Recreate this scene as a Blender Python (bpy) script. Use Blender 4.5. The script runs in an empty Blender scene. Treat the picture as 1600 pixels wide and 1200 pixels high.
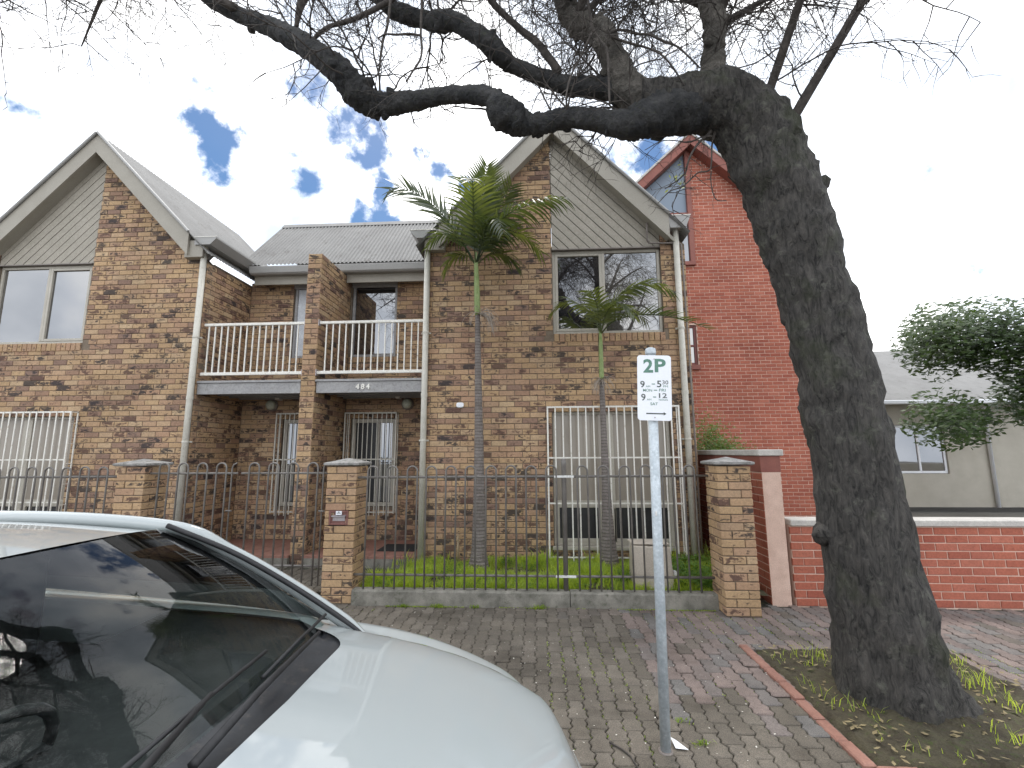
import bpy, math, random
import numpy as np
from mathutils import Vector, Matrix
from mathutils import noise as mnoise
random.seed(11); np.random.seed(11)
S = bpy.context.scene
R = math.radians

# ------------------------------------------------------------------ camera
cam_d = bpy.data.cameras.new('camera'); cam = bpy.data.objects.new('camera', cam_d)
S.collection.objects.link(cam); S.camera = cam
F_PX, PITCH, YAW, ROLL, CAM_H = 714.0, R(8.45), R(3.22), R(-0.26), 1.72
cam_d.sensor_fit = 'HORIZONTAL'; cam_d.sensor_width = 36.0; cam_d.lens = 36.0*F_PX/1600.0
cam_d.clip_start = 0.05; cam_d.clip_end = 1000
fwd = Vector((-math.sin(YAW)*math.cos(PITCH), math.cos(YAW)*math.cos(PITCH), math.sin(PITCH)))
rgt = Vector((math.cos(YAW), math.sin(YAW), 0)); upv = rgt.cross(fwd)
r2 = rgt*math.cos(ROLL)+upv*math.sin(ROLL); u2 = -rgt*math.sin(ROLL)+upv*math.cos(ROLL)
m3 = Matrix((r2, u2, -fwd)).transposed()
cam.matrix_world = Matrix.Translation((0, 0, CAM_H)) @ m3.to_4x4()
CAM = Vector((0, 0, CAM_H))

# ------------------------------------------------------------------ exposure
S.view_settings.view_transform = 'Standard'
try: S.view_settings.look = 'None'
except Exception: pass
S.view_settings.exposure = 0.7; S.view_settings.gamma = 1.0
S.view_settings.use_curve_mapping = False

# ------------------------------------------------------------------ sun + sky
SUN_EL, SUN_AZ = R(66), R(-12)        # azimuth from +Y (behind the house), negative = towards -X
sd = Vector((math.sin(SUN_AZ)*math.cos(SUN_EL), math.cos(SUN_AZ)*math.cos(SUN_EL), math.sin(SUN_EL)))
sun_d = bpy.data.lights.new('sun', 'SUN'); sun = bpy.data.objects.new('sun', sun_d)
S.collection.objects.link(sun); sun_d.energy = 1.0; sun_d.angle = R(14); sun_d.color = (1, .96, .9)
sun.rotation_euler = (-sd).to_track_quat('-Z', 'Y').to_euler()

W = bpy.data.worlds.new('World'); S.world = W; W.use_nodes = True
wn, wl = W.node_tree.nodes, W.node_tree.links
wn.clear()
def wnode(t, **k):
    n = wn.new(t)
    for a, b in k.items(): setattr(n, a, b)
    return n
wout = wnode('ShaderNodeOutputWorld')
sky = wnode('ShaderNodeTexSky', sky_type='NISHITA', sun_disc=False, sun_elevation=SUN_EL, sun_rotation=-SUN_AZ if False else SUN_AZ)
bg_sky = wnode('ShaderNodeBackground'); bg_sky.inputs['Strength'].default_value = 0.08
hsv = wnode('ShaderNodeHueSaturation'); hsv.inputs['Hue'].default_value = .497; hsv.inputs['Saturation'].default_value = 1.45; hsv.inputs['Value'].default_value = .9
wl.new(sky.outputs[0], hsv.inputs['Color']); wl.new(hsv.outputs[0], bg_sky.inputs['Color'])
tc = wnode('ShaderNodeTexCoord')
nz = wnode('ShaderNodeTexNoise'); nz.inputs['Scale'].default_value = 13.0; nz.inputs['Detail'].default_value = 8.0; nz.inputs['Roughness'].default_value = .62
wl.new(tc.outputs['Generated'], nz.inputs['Vector'])
sub = wnode('ShaderNodeVectorMath', operation='SUBTRACT'); sub.inputs[1].default_value = (.5, .5, .5)
wl.new(nz.outputs['Color'], sub.inputs[0])
sc_ = wnode('ShaderNodeVectorMath', operation='SCALE'); sc_.inputs['Scale'].default_value = .07
wl.new(sub.outputs[0], sc_.inputs[0])
addv = wnode('ShaderNodeVectorMath', operation='ADD')
wl.new(tc.outputs['Generated'], addv.inputs[0]); wl.new(sc_.outputs[0], addv.inputs[1])
# openings in the cloud cover where the blue shows through
HOLES = [((-.318, .748, .583), .080), ((-.302, .775, .553), .066), ((-.296, .797, .526), .040), ((-.345, .728, .594), .045), ((-.420, .752, .508), .055),
         ((-.412, .772, .482), .035), ((-.227, .79, .57), .026), ((-.183, .821, .541), .030), ((-.135, .838, .529), .022),
         ((-.394, .684, .617), .050), ((.223, .802, .555), .050), ((.308, .775, .551), .070), ((.160, .815, .556), .045),
         ((.37, .76, .53), .06), ((-.53, .66, .53), .07)]
prev = None
for c, rad in HOLES:
    dn = wnode('ShaderNodeVectorMath', operation='DISTANCE'); dn.inputs[1].default_value = c
    wl.new(addv.outputs[0], dn.inputs[0])
    mr = wnode('ShaderNodeMapRange', interpolation_type='SMOOTHSTEP')
    mr.inputs['From Min'].default_value = rad*1.75; mr.inputs['From Max'].default_value = 0.0
    wl.new(dn.outputs['Value'], mr.inputs['Value'])
    if prev is None: prev = mr.outputs[0]
    else:
        mx = wnode('ShaderNodeMath', operation='MAXIMUM'); wl.new(prev, mx.inputs[0]); wl.new(mr.outputs[0], mx.inputs[1]); prev = mx.outputs[0]
# broad openings everywhere else come from a large noise; a fine noise frays every edge
n2 = wnode('ShaderNodeTexNoise'); n2.inputs['Scale'].default_value = 3.2; n2.inputs['Detail'].default_value = 4.0
mp2 = wnode('ShaderNodeMapping'); mp2.inputs['Location'].default_value = (5.3, 2.2, 8.1)
wl.new(tc.outputs['Generated'], mp2.inputs['Vector']); wl.new(mp2.outputs[0], n2.inputs['Vector'])
r2n = wnode('ShaderNodeMapRange', interpolation_type='SMOOTHSTEP')
r2n.inputs['From Min'].default_value = .52; r2n.inputs['From Max'].default_value = .80
wl.new(n2.outputs['Fac'], r2n.inputs['Value'])
hf = wnode('ShaderNodeMath', operation='MAXIMUM'); wl.new(prev, hf.inputs[0]); wl.new(r2n.outputs[0], hf.inputs[1])
nf = wnode('ShaderNodeTexNoise'); nf.inputs['Scale'].default_value = 12.0; nf.inputs['Detail'].default_value = 10.0; nf.inputs['Roughness'].default_value = .58
wl.new(tc.outputs['Generated'], nf.inputs['Vector'])
nfs = wnode('ShaderNodeMath', operation='MULTIPLY_ADD'); nfs.inputs[1].default_value = 3.6; nfs.inputs[2].default_value = -1.8; wl.new(nf.outputs['Fac'], nfs.inputs[0])
fld = wnode('ShaderNodeMath', operation='ADD'); wl.new(hf.outputs[0], fld.inputs[0]); wl.new(nfs.outputs[0], fld.inputs[1])
hs_ = wnode('ShaderNodeMapRange', interpolation_type='SMOOTHSTEP'); hs_.inputs['From Min'].default_value = .42; hs_.inputs['From Max'].default_value = 1.08
wl.new(fld.outputs[0], hs_.inputs['Value'])
hm = wnode('ShaderNodeMath', operation='MULTIPLY'); wl.new(hs_.outputs[0], hm.inputs[0]); hm.inputs[1].default_value = .98
# cloud body: bright with softly greyer bellies
n3 = wnode('ShaderNodeTexNoise'); n3.inputs['Scale'].default_value = 4.2; n3.inputs['Detail'].default_value = 8.0
wl.new(tc.outputs['Generated'], n3.inputs['Vector'])
cr = wnode('ShaderNodeValToRGB')
cr.color_ramp.elements[0].position = .30; cr.color_ramp.elements[0].color = (.36, .41, .49, 1)
cr.color_ramp.elements[1].position = .60; cr.color_ramp.elements[1].color = (1, 1, 1, 1)
e_ = cr.color_ramp.elements.new(.46); e_.color = (.66, .70, .77, 1)
wl.new(n3.outputs['Fac'], cr.inputs[0])
bg_c = wnode('ShaderNodeBackground'); bg_c.inputs['Strength'].default_value = 1.6
wl.new(cr.outputs[0], bg_c.inputs['Color'])
mixw = wnode('ShaderNodeMixShader')
wl.new(hm.outputs[0], mixw.inputs[0]); wl.new(bg_c.outputs[0], mixw.inputs[1]); wl.new(bg_sky.outputs[0], mixw.inputs[2])
wl.new(mixw.outputs[0], wout.inputs['Surface'])

# ================================================================== materials
def new_mat(name):
    m = bpy.data.materials.new(name); m.use_nodes = True
    nt = m.node_tree; b = nt.nodes['Principled BSDF']
    return m, nt, b
def nd(nt, t, **k):
    n = nt.nodes.new(t)
    for a, v in k.items(): setattr(n, a, v)
    return n
def noise(nt, scale, detail=4, rough=.55, vec=None, dist=0):
    n = nd(nt, 'ShaderNodeTexNoise'); n.inputs['Scale'].default_value = scale; n.inputs['Detail'].default_value = detail
    n.inputs['Roughness'].default_value = rough; n.inputs['Distortion'].default_value = dist
    if vec is None:
        g = nd(nt, 'ShaderNodeNewGeometry'); vec = g.outputs['Position']
    nt.links.new(vec, n.inputs['Vector']); return n
def ramp(nt, fac, stops):
    r = nd(nt, 'ShaderNodeValToRGB'); e = r.color_ramp.elements
    while len(e) < len(stops): e.new(.5)
    for i, (p, c) in enumerate(stops): e[i].position = p; e[i].color = (*c, 1)
    nt.links.new(fac, r.inputs[0]); return r
def mixc(nt, fac, a, b, mode='MIX'):
    n = nd(nt, 'ShaderNodeMix', data_type='RGBA', blend_type=mode)
    for s, v in ((n.inputs[0], fac), (n.inputs[6], a), (n.inputs[7], b)):
        if hasattr(v, 'node'): nt.links.new(v, s)
        elif isinstance(v, (int, float)): s.default_value = v
        else: s.default_value = (*v, 1)
    return n.outputs[2]
def mathn(nt, op, a, b=0, clamp=False):
    n = nd(nt, 'ShaderNodeMath', operation=op, use_clamp=clamp)
    for s, v in ((n.inputs[0], a), (n.inputs[1], b)):
        if hasattr(v, 'node'): nt.links.new(v, s)
        else: s.default_value = v
    return n.outputs[0]
def bump(nt, b, h, strength=.3, dist=.01):
    n = nd(nt, 'ShaderNodeBump'); n.inputs['Strength'].default_value = strength; n.inputs['Distance'].default_value = dist
    nt.links.new(h, n.inputs['Height']); nt.links.new(n.outputs[0], b.inputs['Normal'])

def worn(name, c1, c2, scale=6, rough=.7, bscale=60, bstr=.2, bdist=.003, c3=None, metal=0, spec=.5, lo=.35, hi=.65, grain=.18):
    """two tone weathered surface with fine relief"""
    m, nt, b = new_mat(name)
    n = noise(nt, scale, 6, .6)
    col = ramp(nt, n.outputs['Fac'], [(lo, c1), (hi, c2)]).outputs[0]
    n2 = noise(nt, bscale, 4, .6)
    if c3 is not None:
        f = nd(nt, 'ShaderNodeMapRange'); f.inputs['From Min'].default_value = .55; f.inputs['From Max'].default_value = .7
        nb = noise(nt, scale*2.7, 7, .7); nt.links.new(nb.outputs['Fac'], f.inputs['Value'])
        col = mixc(nt, f.outputs[0], col, c3)
    sp = ramp(nt, n2.outputs['Fac'], [(.3, (1-grain,)*3), (.7, (1+grain*.67,)*3)]).outputs[0]
    col = mixc(nt, 1.0, col, sp, 'MULTIPLY')
    nt.links.new(col, b.inputs['Base Color'])
    b.inputs['Roughness'].default_value = rough; b.inputs['Metallic'].default_value = metal
    b.inputs['Specular IOR Level'].default_value = spec
    bump(nt, b, n2.outputs['Fac'], bstr, bdist)
    return m

def brick_mat(name, base, smA, smB, smudge_gain, speck=.22):
    """fired clay brick: per-brick tone and smudges from obj.color + 'tone' attribute, grain from position"""
    m, nt, b = new_mat(name); L = nt.links
    oi = nd(nt, 'ShaderNodeObjectInfo'); at = nd(nt, 'ShaderNodeAttribute', attribute_type='GEOMETRY', attribute_name='tone')
    tone = nd(nt, 'ShaderNodeVectorMath', operation='ADD'); L.new(oi.outputs['Color'], tone.inputs[0]); L.new(at.outputs['Vector'], tone.inputs[1])
    sp = nd(nt, 'ShaderNodeSeparateXYZ'); L.new(tone.outputs[0], sp.inputs[0])
    tr, tg, tb = sp.outputs
    col = ramp(nt, tr, base).outputs[0]
    g = nd(nt, 'ShaderNodeNewGeometry')
    off = nd(nt, 'ShaderNodeVectorMath', operation='SCALE'); L.new(tone.outputs[0], off.inputs[0]); off.inputs['Scale'].default_value = 37.0
    pv = nd(nt, 'ShaderNodeVectorMath', operation='ADD'); L.new(g.outputs['Position'], pv.inputs[0]); L.new(off.outputs[0], pv.inputs[1])
    st = nd(nt, 'ShaderNodeVectorMath', operation='MULTIPLY'); L.new(pv.outputs[0], st.inputs[0]); st.inputs[1].default_value = (.8, .8, 1.5)
    nA = noise(nt, 15, 5, .62, st.outputs[0], .6)
    uv = nd(nt, 'ShaderNodeUVMap', uv_map='face')
    su = nd(nt, 'ShaderNodeSeparateXYZ'); L.new(uv.outputs[0], su.inputs[0])
    du = mathn(nt, 'ABSOLUTE', mathn(nt, 'SUBTRACT', su.outputs[0], .5)); dv = mathn(nt, 'ABSOLUTE', mathn(nt, 'SUBTRACT', su.outputs[1], .5))
    edge = mathn(nt, 'ADD', mathn(nt, 'MULTIPLY', mathn(nt, 'POWER', mathn(nt, 'MULTIPLY', du, 2), 3), .16), mathn(nt, 'MULTIPLY', mathn(nt, 'POWER', mathn(nt, 'MULTIPLY', dv, 2), 3), .16))
    v = mathn(nt, 'SUBTRACT', mathn(nt, 'ADD', nA.outputs['Fac'], mathn(nt, 'MULTIPLY', tg, smudge_gain)), edge)
    mr = nd(nt, 'ShaderNodeMapRange', interpolation_type='SMOOTHSTEP'); mr.inputs['From Min'].default_value = .60; mr.inputs['From Max'].default_value = .74
    L.new(v, mr.inputs['Value'])
    smc = mixc(nt, mathn(nt, 'GREATER_THAN', tb, .55), smA, smB)
    col = mixc(nt, mathn(nt, 'MULTIPLY', mr.outputs[0], .88), col, smc)
    nB = noise(nt, 130, 3, .7)
    col = mixc(nt, 1.0, col, ramp(nt, nB.outputs['Fac'], [(.3, (1-speck,)*3), (.7, (1+speck*.6,)*3)]).outputs[0], 'MULTIPLY')
    nC = noise(nt, 40, 4, .6)
    col = mixc(nt, 1.0, col, ramp(nt, nC.outputs['Fac'], [(.35, (.86, .85, .84)), (.65, (1.1, 1.08, 1.06))]).outputs[0], 'MULTIPLY')
    nD = noise(nt, 1.1, 5, .62); col = mixc(nt, 1.0, col, ramp(nt, nD.outputs['Fac'], [(.3, (.80, .79, .78)), (.55, (1, 1, 1)), (.75, (1.1, 1.09, 1.07))]).outputs[0], 'MULTIPLY')
    L.new(col, b.inputs['Base Color']); b.inputs['Roughness'].default_value = .88; b.inputs['Specular IOR Level'].default_value = .3
    bump(nt, b, mathn(nt, 'ADD', nB.outputs['Fac'], mathn(nt, 'MULTIPLY', nC.outputs['Fac'], 1.5)), .45, .003)
    return m

M = {}
M['tan'] = brick_mat('tan_brick', [(0, (.43, .292, .170)), (.3, (.48, .335, .196)), (.52, (.41, .262, .172)), (.7, (.51, .375, .235)), (.86, (.335, .213, .145)), (1, (.25, .166, .128))],
                     (.105, .062, .052), (.036, .034, .038), .37)
M['red'] = brick_mat('red_brick', [(0, (.36, .115, .075)), (.35, (.40, .135, .088)), (.7, (.32, .095, .064)), (1, (.43, .155, .105))], (.22, .06, .042), (.19, .055, .042), .05, .15)
M['mortar'] = worn('mortar_tan', (.15, .115, .083), (.215, .17, .125), 8, .95, 90, .4, .003)  # tan mortar darkened, shade of the recessed joints is put into its colour
M['mortar_red'] = worn('mortar_pink', (.58, .41, .33), (.68, .50, .41), 8, .95, 90, .4, .003)
M['trim'] = worn('trim_paint', (.325, .30, .25), (.36, .335, .282), 3, .6, 120, .06, .002)
M['clad'] = worn('cladding_paint', (.315, .288, .236), (.355, .323, .268), 4, .65, 45, .12, .003)
M['frame'] = worn('window_frame_paint', (.40, .37, .31), (.46, .43, .365), 5, .45, 120, .05, .001)
M['pipe'] = worn('downpipe_paint', (.52, .50, .435), (.60, .58, .51), 5, .45, 140, .05, .001, c3=(.45, .42, .35))
M['cream'] = worn('cream_metal_paint', (.72, .70, .635), (.79, .77, .71), 7, .4, 140, .06, .001, c3=(.5, .45, .36))
M['greywood'] = worn('grey_paint_timber', (.285, .28, .28), (.34, .335, .33), 5, .65, 40, .3, .003, c3=(.22, .21, .2))
M['gutter'] = worn('gutter_paint', (.345, .34, .325), (.375, .37, .355), 3, .5, 100, .06, .001)
M['rooftin'] = worn('roof_tin', (.20, .195, .187), (.24, .235, .225), 1.6, .7, 60, .08, .002, c3=(.15, .14, .13), metal=0.0)
M['iron'] = worn('fence_paint', (.125, .115, .105), (.17, .158, .145), 9, .5, 150, .15, .001)
M['whiteweld'] = worn('white_primer', (.6, .6, .58), (.7, .7, .68), 30, .6)
M['concrete'] = worn('old_concrete', (.13, .125, .105), (.27, .255, .22), 6, .95, 110, .5, .006, c3=(.085, .09, .06))
M['capstone'] = worn('cap_concrete', (.18, .175, .165), (.36, .35, .335), 14, .95, 90, .5, .006, c3=(.10, .095, .08))
M['bark'] = worn('bark', (.024, .025, .027), (.062, .061, .060), 9, .95, 30, 1.0, .03, c3=(.045, .05, .032))
M['barkgrey'] = worn('bark_grey', (.085, .08, .07), (.165, .15, .13), 7, .95, 28, 1.0, .03, c3=(.06, .055, .045))
M['twig'] = worn('twig_bark', (.05, .043, .038), (.095, .082, .072), 15, .9, 60, .2)
M['galv'] = worn('galvanised_steel', (.40, .45, .48), (.52, .57, .60), 16, .45, 60, .06, .001, c3=(.62, .66, .68), metal=.12)
M['signwhite'] = worn('sign_face', (.76, .78, .82), (.80, .82, .85), 3, .35, 80, .02, grain=.03)
M['signgreen'] = worn('sign_green', (.085, .20, .145), (.11, .235, .175), 20, .5)
M['signdark'] = worn('sign_dark', (.06, .075, .07), (.085, .10, .095), 20, .5)
M['terracotta'] = worn('porch_tile', (.24, .115, .085), (.31, .16, .12), 6, .7, 70, .2)
M['dark_sheet'] = worn('black_sheet', (.012, .012, .013), (.025, .025, .026), 30, .95, 200, .5)
M['soil'] = worn('garden_soil', (.045, .035, .022), (.08, .07, .04), 7, 1, 60, .8, .02, c3=(.06, .08, .02))
M['asphalt'] = worn('asphalt', (.04, .04, .042), (.062, .062, .063), 2, .9, 180, .6, .004)
M['kerb'] = worn('kerb_concrete', (.22, .215, .20), (.30, .29, .275), 5, .9, 100, .4, .004)
M['ground'] = worn('far_ground', (.10, .095, .08), (.15, .14, .12), .4, 1, 20, .3)
M['boxbeige'] = worn('beige_box_paint', (.44, .385, .32), (.50, .445, .375), 4, .6, 80, .08, .001)
M['maroon'] = worn('letterbox_maroon', (.16, .065, .055), (.21, .095, .08), 14, .45, 90, .1)
M['metal'] = worn('bare_metal', (.35, .32, .33), (.5, .46, .47), 20, .35, 90, .05, .001, metal=.5)
M['redpaint'] = worn('red_trim_paint', (.20, .062, .045), (.25, .085, .06), 5, .6, 90, .1)
M['darkred'] = worn('dark_red_frame', (.12, .028, .022), (.16, .04, .03), 5, .5, 90, .1)
M['redcap'] = worn('pale_coping', (.42, .40, .37), (.52, .50, .46), 9, .85, 90, .3)
M['copper'] = worn('tan_pipe', (.30, .22, .13), (.38, .29, .18), 14, .5)
M['conduit'] = worn('conduit_brown', (.16, .135, .12), (.22, .19, .17), 9, .5)
M['rubber'] = worn('black_rubber', (.012, .012, .013), (.022, .022, .024), 20, .6, 120, .1)
M['lampglass'] = worn('lamp_lens', (.42, .44, .34), (.52, .54, .44), 30, .25, 40, .1, .002)
M['blind'] = worn('beige_blind', (.36, .32, .27), (.40, .36, .31), 6, .85, 60, .1)
M['curtain'] = worn('pale_curtain', (.55, .58, .62), (.66, .69, .72), 8, .8, 60, .1)
M['darkpane'] = worn('insect_screen', (.018, .018, .02), (.03, .03, .032), 12, .35, 120, .05, .001)
M['palmtrunk'] = worn('palm_trunk', (.15, .135, .125), (.24, .22, .20), 12, .95, 60, .8, .006, c3=(.10, .085, .075))
def ring_mat(name, c1, c2, dark, ring):
    m, nt, b = new_mat(name); L = nt.links
    g = nd(nt, 'ShaderNodeNewGeometry'); sp = nd(nt, 'ShaderNodeSeparateXYZ'); L.new(g.outputs['Position'], sp.inputs[0])
    n = noise(nt, 9, 5, .65); n2 = noise(nt, 60, 4, .7)
    z = mathn(nt, 'ADD', sp.outputs[2], mathn(nt, 'MULTIPLY', n.outputs['Fac'], .02))
    fr = mathn(nt, 'FRACT', mathn(nt, 'DIVIDE', z, ring))
    mr = nd(nt, 'ShaderNodeMapRange', interpolation_type='SMOOTHSTEP'); mr.inputs['From Min'].default_value = .55; mr.inputs['From Max'].default_value = .95
    L.new(fr, mr.inputs['Value'])
    col = mixc(nt, mathn(nt, 'MULTIPLY', mr.outputs[0], .8), ramp(nt, n.outputs['Fac'], [(.35, c1), (.65, c2)]).outputs[0], dark)
    col = mixc(nt, 1.0, col, ramp(nt, n2.outputs['Fac'], [(.3, (.7, .7, .7)), (.7, (1.2, 1.2, 1.2))]).outputs[0], 'MULTIPLY')
    L.new(col, b.inputs['Base Color']); b.inputs['Roughness'].default_value = .95; bump(nt, b, n2.outputs['Fac'], .6, .005)
    return m
M['palmtrunk'] = ring_mat('palm_trunk_ringed', (.15, .13, .115), (.23, .205, .19), (.075, .062, .055), .045)
M['palmgreen'] = worn('crownshaft_green', (.17, .24, .065), (.24, .31, .11), 9, .45, 60, .1, .002, c3=(.30, .32, .16))
M['drystalk'] = worn('dry_stalk', (.26, .22, .18), (.36, .31, .26), 14, .9)
M['moss_joint'] = worn('joint_sand_moss', (.035, .033, .025), (.06, .055, .042), 6, 1, 70, .6, .006, c3=(.085, .105, .025))
M['litter'] = worn('pale_litter', (.55, .52, .45), (.68, .65, .58), 30, .8)
M['tyre'] = worn('tyre', (.012, .012, .012), (.02, .02, .02), 20, .8)
M['rim'] = worn('alloy_rim', (.4, .4, .41), (.5, .5, .5), 9, .35, metal=.8)
M['dash'] = worn('dashboard', (.016, .016, .017), (.028, .028, .029), 9, .7)
M['cowlplastic'] = worn('cowl_plastic', (.022, .023, .026), (.04, .042, .046), 6, .42, 90, .05, .001, c3=(.085, .075, .066))

def leaf_mat(name, c1, c2, rough=.4, trans=.35, scale=3.0):
    m, nt, b = new_mat(name); L = nt.links
    n = noise(nt, scale, 4, .6); oi = nd(nt, 'ShaderNodeObjectInfo')
    at = nd(nt, 'ShaderNodeAttribute', attribute_type='GEOMETRY', attribute_name='tone')
    f = mathn(nt, 'ADD', mathn(nt, 'MULTIPLY', n.outputs['Fac'], .9), mathn(nt, 'MULTIPLY', at.outputs['Fac'], .5))
    f = mathn(nt, 'ADD', f, mathn(nt, 'MULTIPLY', mathn(nt, 'SUBTRACT', oi.outputs['Random'], .5), .25))
    col = ramp(nt, f, [(.35, c1), (.95, c2)]).outputs[0]
    L.new(col, b.inputs['Base Color']); b.inputs['Roughness'].default_value = rough
    tr = nd(nt, 'ShaderNodeBsdfTranslucent')
    tcol = mixc(nt, 1.0, col, (1.9, 1.8, .65), 'MULTIPLY'); L.new(tcol, tr.inputs['Color'])
    mx = nd(nt, 'ShaderNodeMixShader'); mx.inputs[0].default_value = trans
    L.new(b.outputs[0], mx.inputs[1]); L.new(tr.outputs[0], mx.inputs[2])
    L.new(mx.outputs[0], nt.nodes['Material Output'].inputs['Surface'])
    return m
M['frond'] = leaf_mat('palm_leaf', (.05, .072, .036), (.215, .24, .095), .27, .46)
M['grass'] = leaf_mat('grass_blade', (.19, .28, .04), (.44, .54, .12), .5, .55, 5)
M['weed'] = leaf_mat('weed_leaf', (.07, .16, .03), (.17, .29, .06), .5, .4, 7)
M['shrub'] = leaf_mat('shrub_leaf', (.10, .17, .03), (.28, .35, .075), .4, .4, 5)
M['younglf'] = leaf_mat('young_leaf', (.28, .33, .04), (.38, .42, .08), .4, .5)
M['gravel_leaf'] = worn('fallen_leaf', (.16, .12, .06), (.28, .23, .12), 20, .8)

def glass_mat(name, dark, ior=2.3, rough=.02):
    m, nt, b = new_mat(name)
    b.inputs['Base Color'].default_value = (*dark, 1); b.inputs['Roughness'].default_value = rough; b.inputs['IOR'].default_value = ior
    n = noise(nt, 1.3, 2, .5); bump(nt, b, n.outputs['Fac'], .03, .02)
    return m
M['pane'] = glass_mat('window_pane', (.012, .012, .014), 3.2)
M['pane_screen'] = glass_mat('window_pane_screen', (.06, .057, .05), 3.1, .02)
M['pane_blue'] = glass_mat('gable_glass', (.20, .245, .30), 1.35, .3)
M['pane_blind'] = glass_mat('blind_pane', (.30, .265, .22), 1.45, .12)
# windscreen: real see-through glass
m, nt, b = new_mat('windscreen_glass')
b.inputs['Base Color'].default_value = (.62, .74, .70, 1); b.inputs['Roughness'].default_value = .01; b.inputs['Transmission Weight'].default_value = 1.0; b.inputs['IOR'].default_value = 1.05
b.inputs['Coat Weight'].default_value = .6; b.inputs['Coat Roughness'].default_value = .01
M['windscreen'] = m
m, nt, b = new_mat('white_car_paint')
n = noise(nt, 2.0, 2); col = ramp(nt, n.outputs['Fac'], [(.3, (.34, .372, .372)), (.7, (.352, .383, .382))]).outputs[0]
nt.links.new(col, b.inputs['Base Color']); b.inputs['Roughness'].default_value = .45; b.inputs['Coat Weight'].default_value = 1.0; b.inputs['Coat Roughness'].default_value = .03
n2 = noise(nt, 900, 2); bump(nt, b, n2.outputs['Fac'], .02, .0005)
M['carpaint'] = m

def paver_mat(name, stops, moss=True):
    m, nt, b = new_mat(name); L = nt.links
    oi = nd(nt, 'ShaderNodeObjectInfo'); at = nd(nt, 'ShaderNodeAttribute', attribute_type='GEOMETRY', attribute_name='tone')
    tone = nd(nt, 'ShaderNodeVectorMath', operation='ADD'); L.new(oi.outputs['Color'], tone.inputs[0]); L.new(at.outputs['Vector'], tone.inputs[1])
    sp = nd(nt, 'ShaderNodeSeparateXYZ'); L.new(tone.outputs[0], sp.inputs[0])
    dark = ramp(nt, sp.outputs[0], [(0, (.118, .104, .088)), (.5, (.138, .122, .103)), (1, (.157, .140, .120))]).outputs[0]
    pink = ramp(nt, sp.outputs[0], [(0, (.175, .142, .133)), (.25, (.155, .150, .147)), (.5, (.188, .152, .141)), (1, (.212, .170, .157))]).outputs[0]
    col = mixc(nt, sp.outputs[1], dark, pink)
    col = mixc(nt, mathn(nt, 'GREATER_THAN', sp.outputs[2], .9988), col, (.33, .25, .17))
    nS = noise(nt, 1.4, 6, .65); col = mixc(nt, 1.0, col, ramp(nt, nS.outputs['Fac'], [(.32, (.66, .65, .63)), (.5, (.97, .97, .97)), (.7, (1.1, 1.1, 1.08))]).outputs[0], 'MULTIPLY')
    nA = noise(nt, 5, 5, .6); col = mixc(nt, 1.0, col, ramp(nt, nA.outputs['Fac'], [(.3, (.82, .82, .80)), (.7, (1.16, 1.15, 1.12))]).outputs[0], 'MULTIPLY')
    nB = noise(nt, 170, 3, .75); col = mixc(nt, 1.0, col, ramp(nt, nB.outputs['Fac'], [(.34, (.62, .62, .62)), (.5, (1, 1, 1)), (.68, (1.5, 1.48, 1.42))]).outputs[0], 'MULTIPLY')
    L.new(col, b.inputs['Base Color']); b.inputs['Roughness'].default_value = .92; b.inputs['Specular IOR Level'].default_value = .25
    bump(nt, b, nB.outputs['Fac'], .6, .003)
    return m
M['paver'] = paver_mat('concrete_paver', None)

# ================================================================== mesh helpers
COL = S.collection
MIR = [False]
def mx(p): return (-7.34-p[0], p[1], p[2]) if MIR[0] else p

def props(o, label=None, cat=None, group=None, kind=None):
    if label: o['label'] = label
    if cat: o['category'] = cat
    if group: o['group'] = group
    if kind: o['kind'] = kind
    return o
def wloc(o):
    v = Vector((0, 0, 0))
    while o is not None: v = v + o.location; o = o.parent
    return v
def empty(name, loc, label=None, cat=None, group=None, kind=None):
    o = bpy.data.objects.new(name, None); COL.objects.link(o); o.location = mx(loc); o.empty_display_size = .1
    return props(o, label, cat, group, kind)

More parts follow.
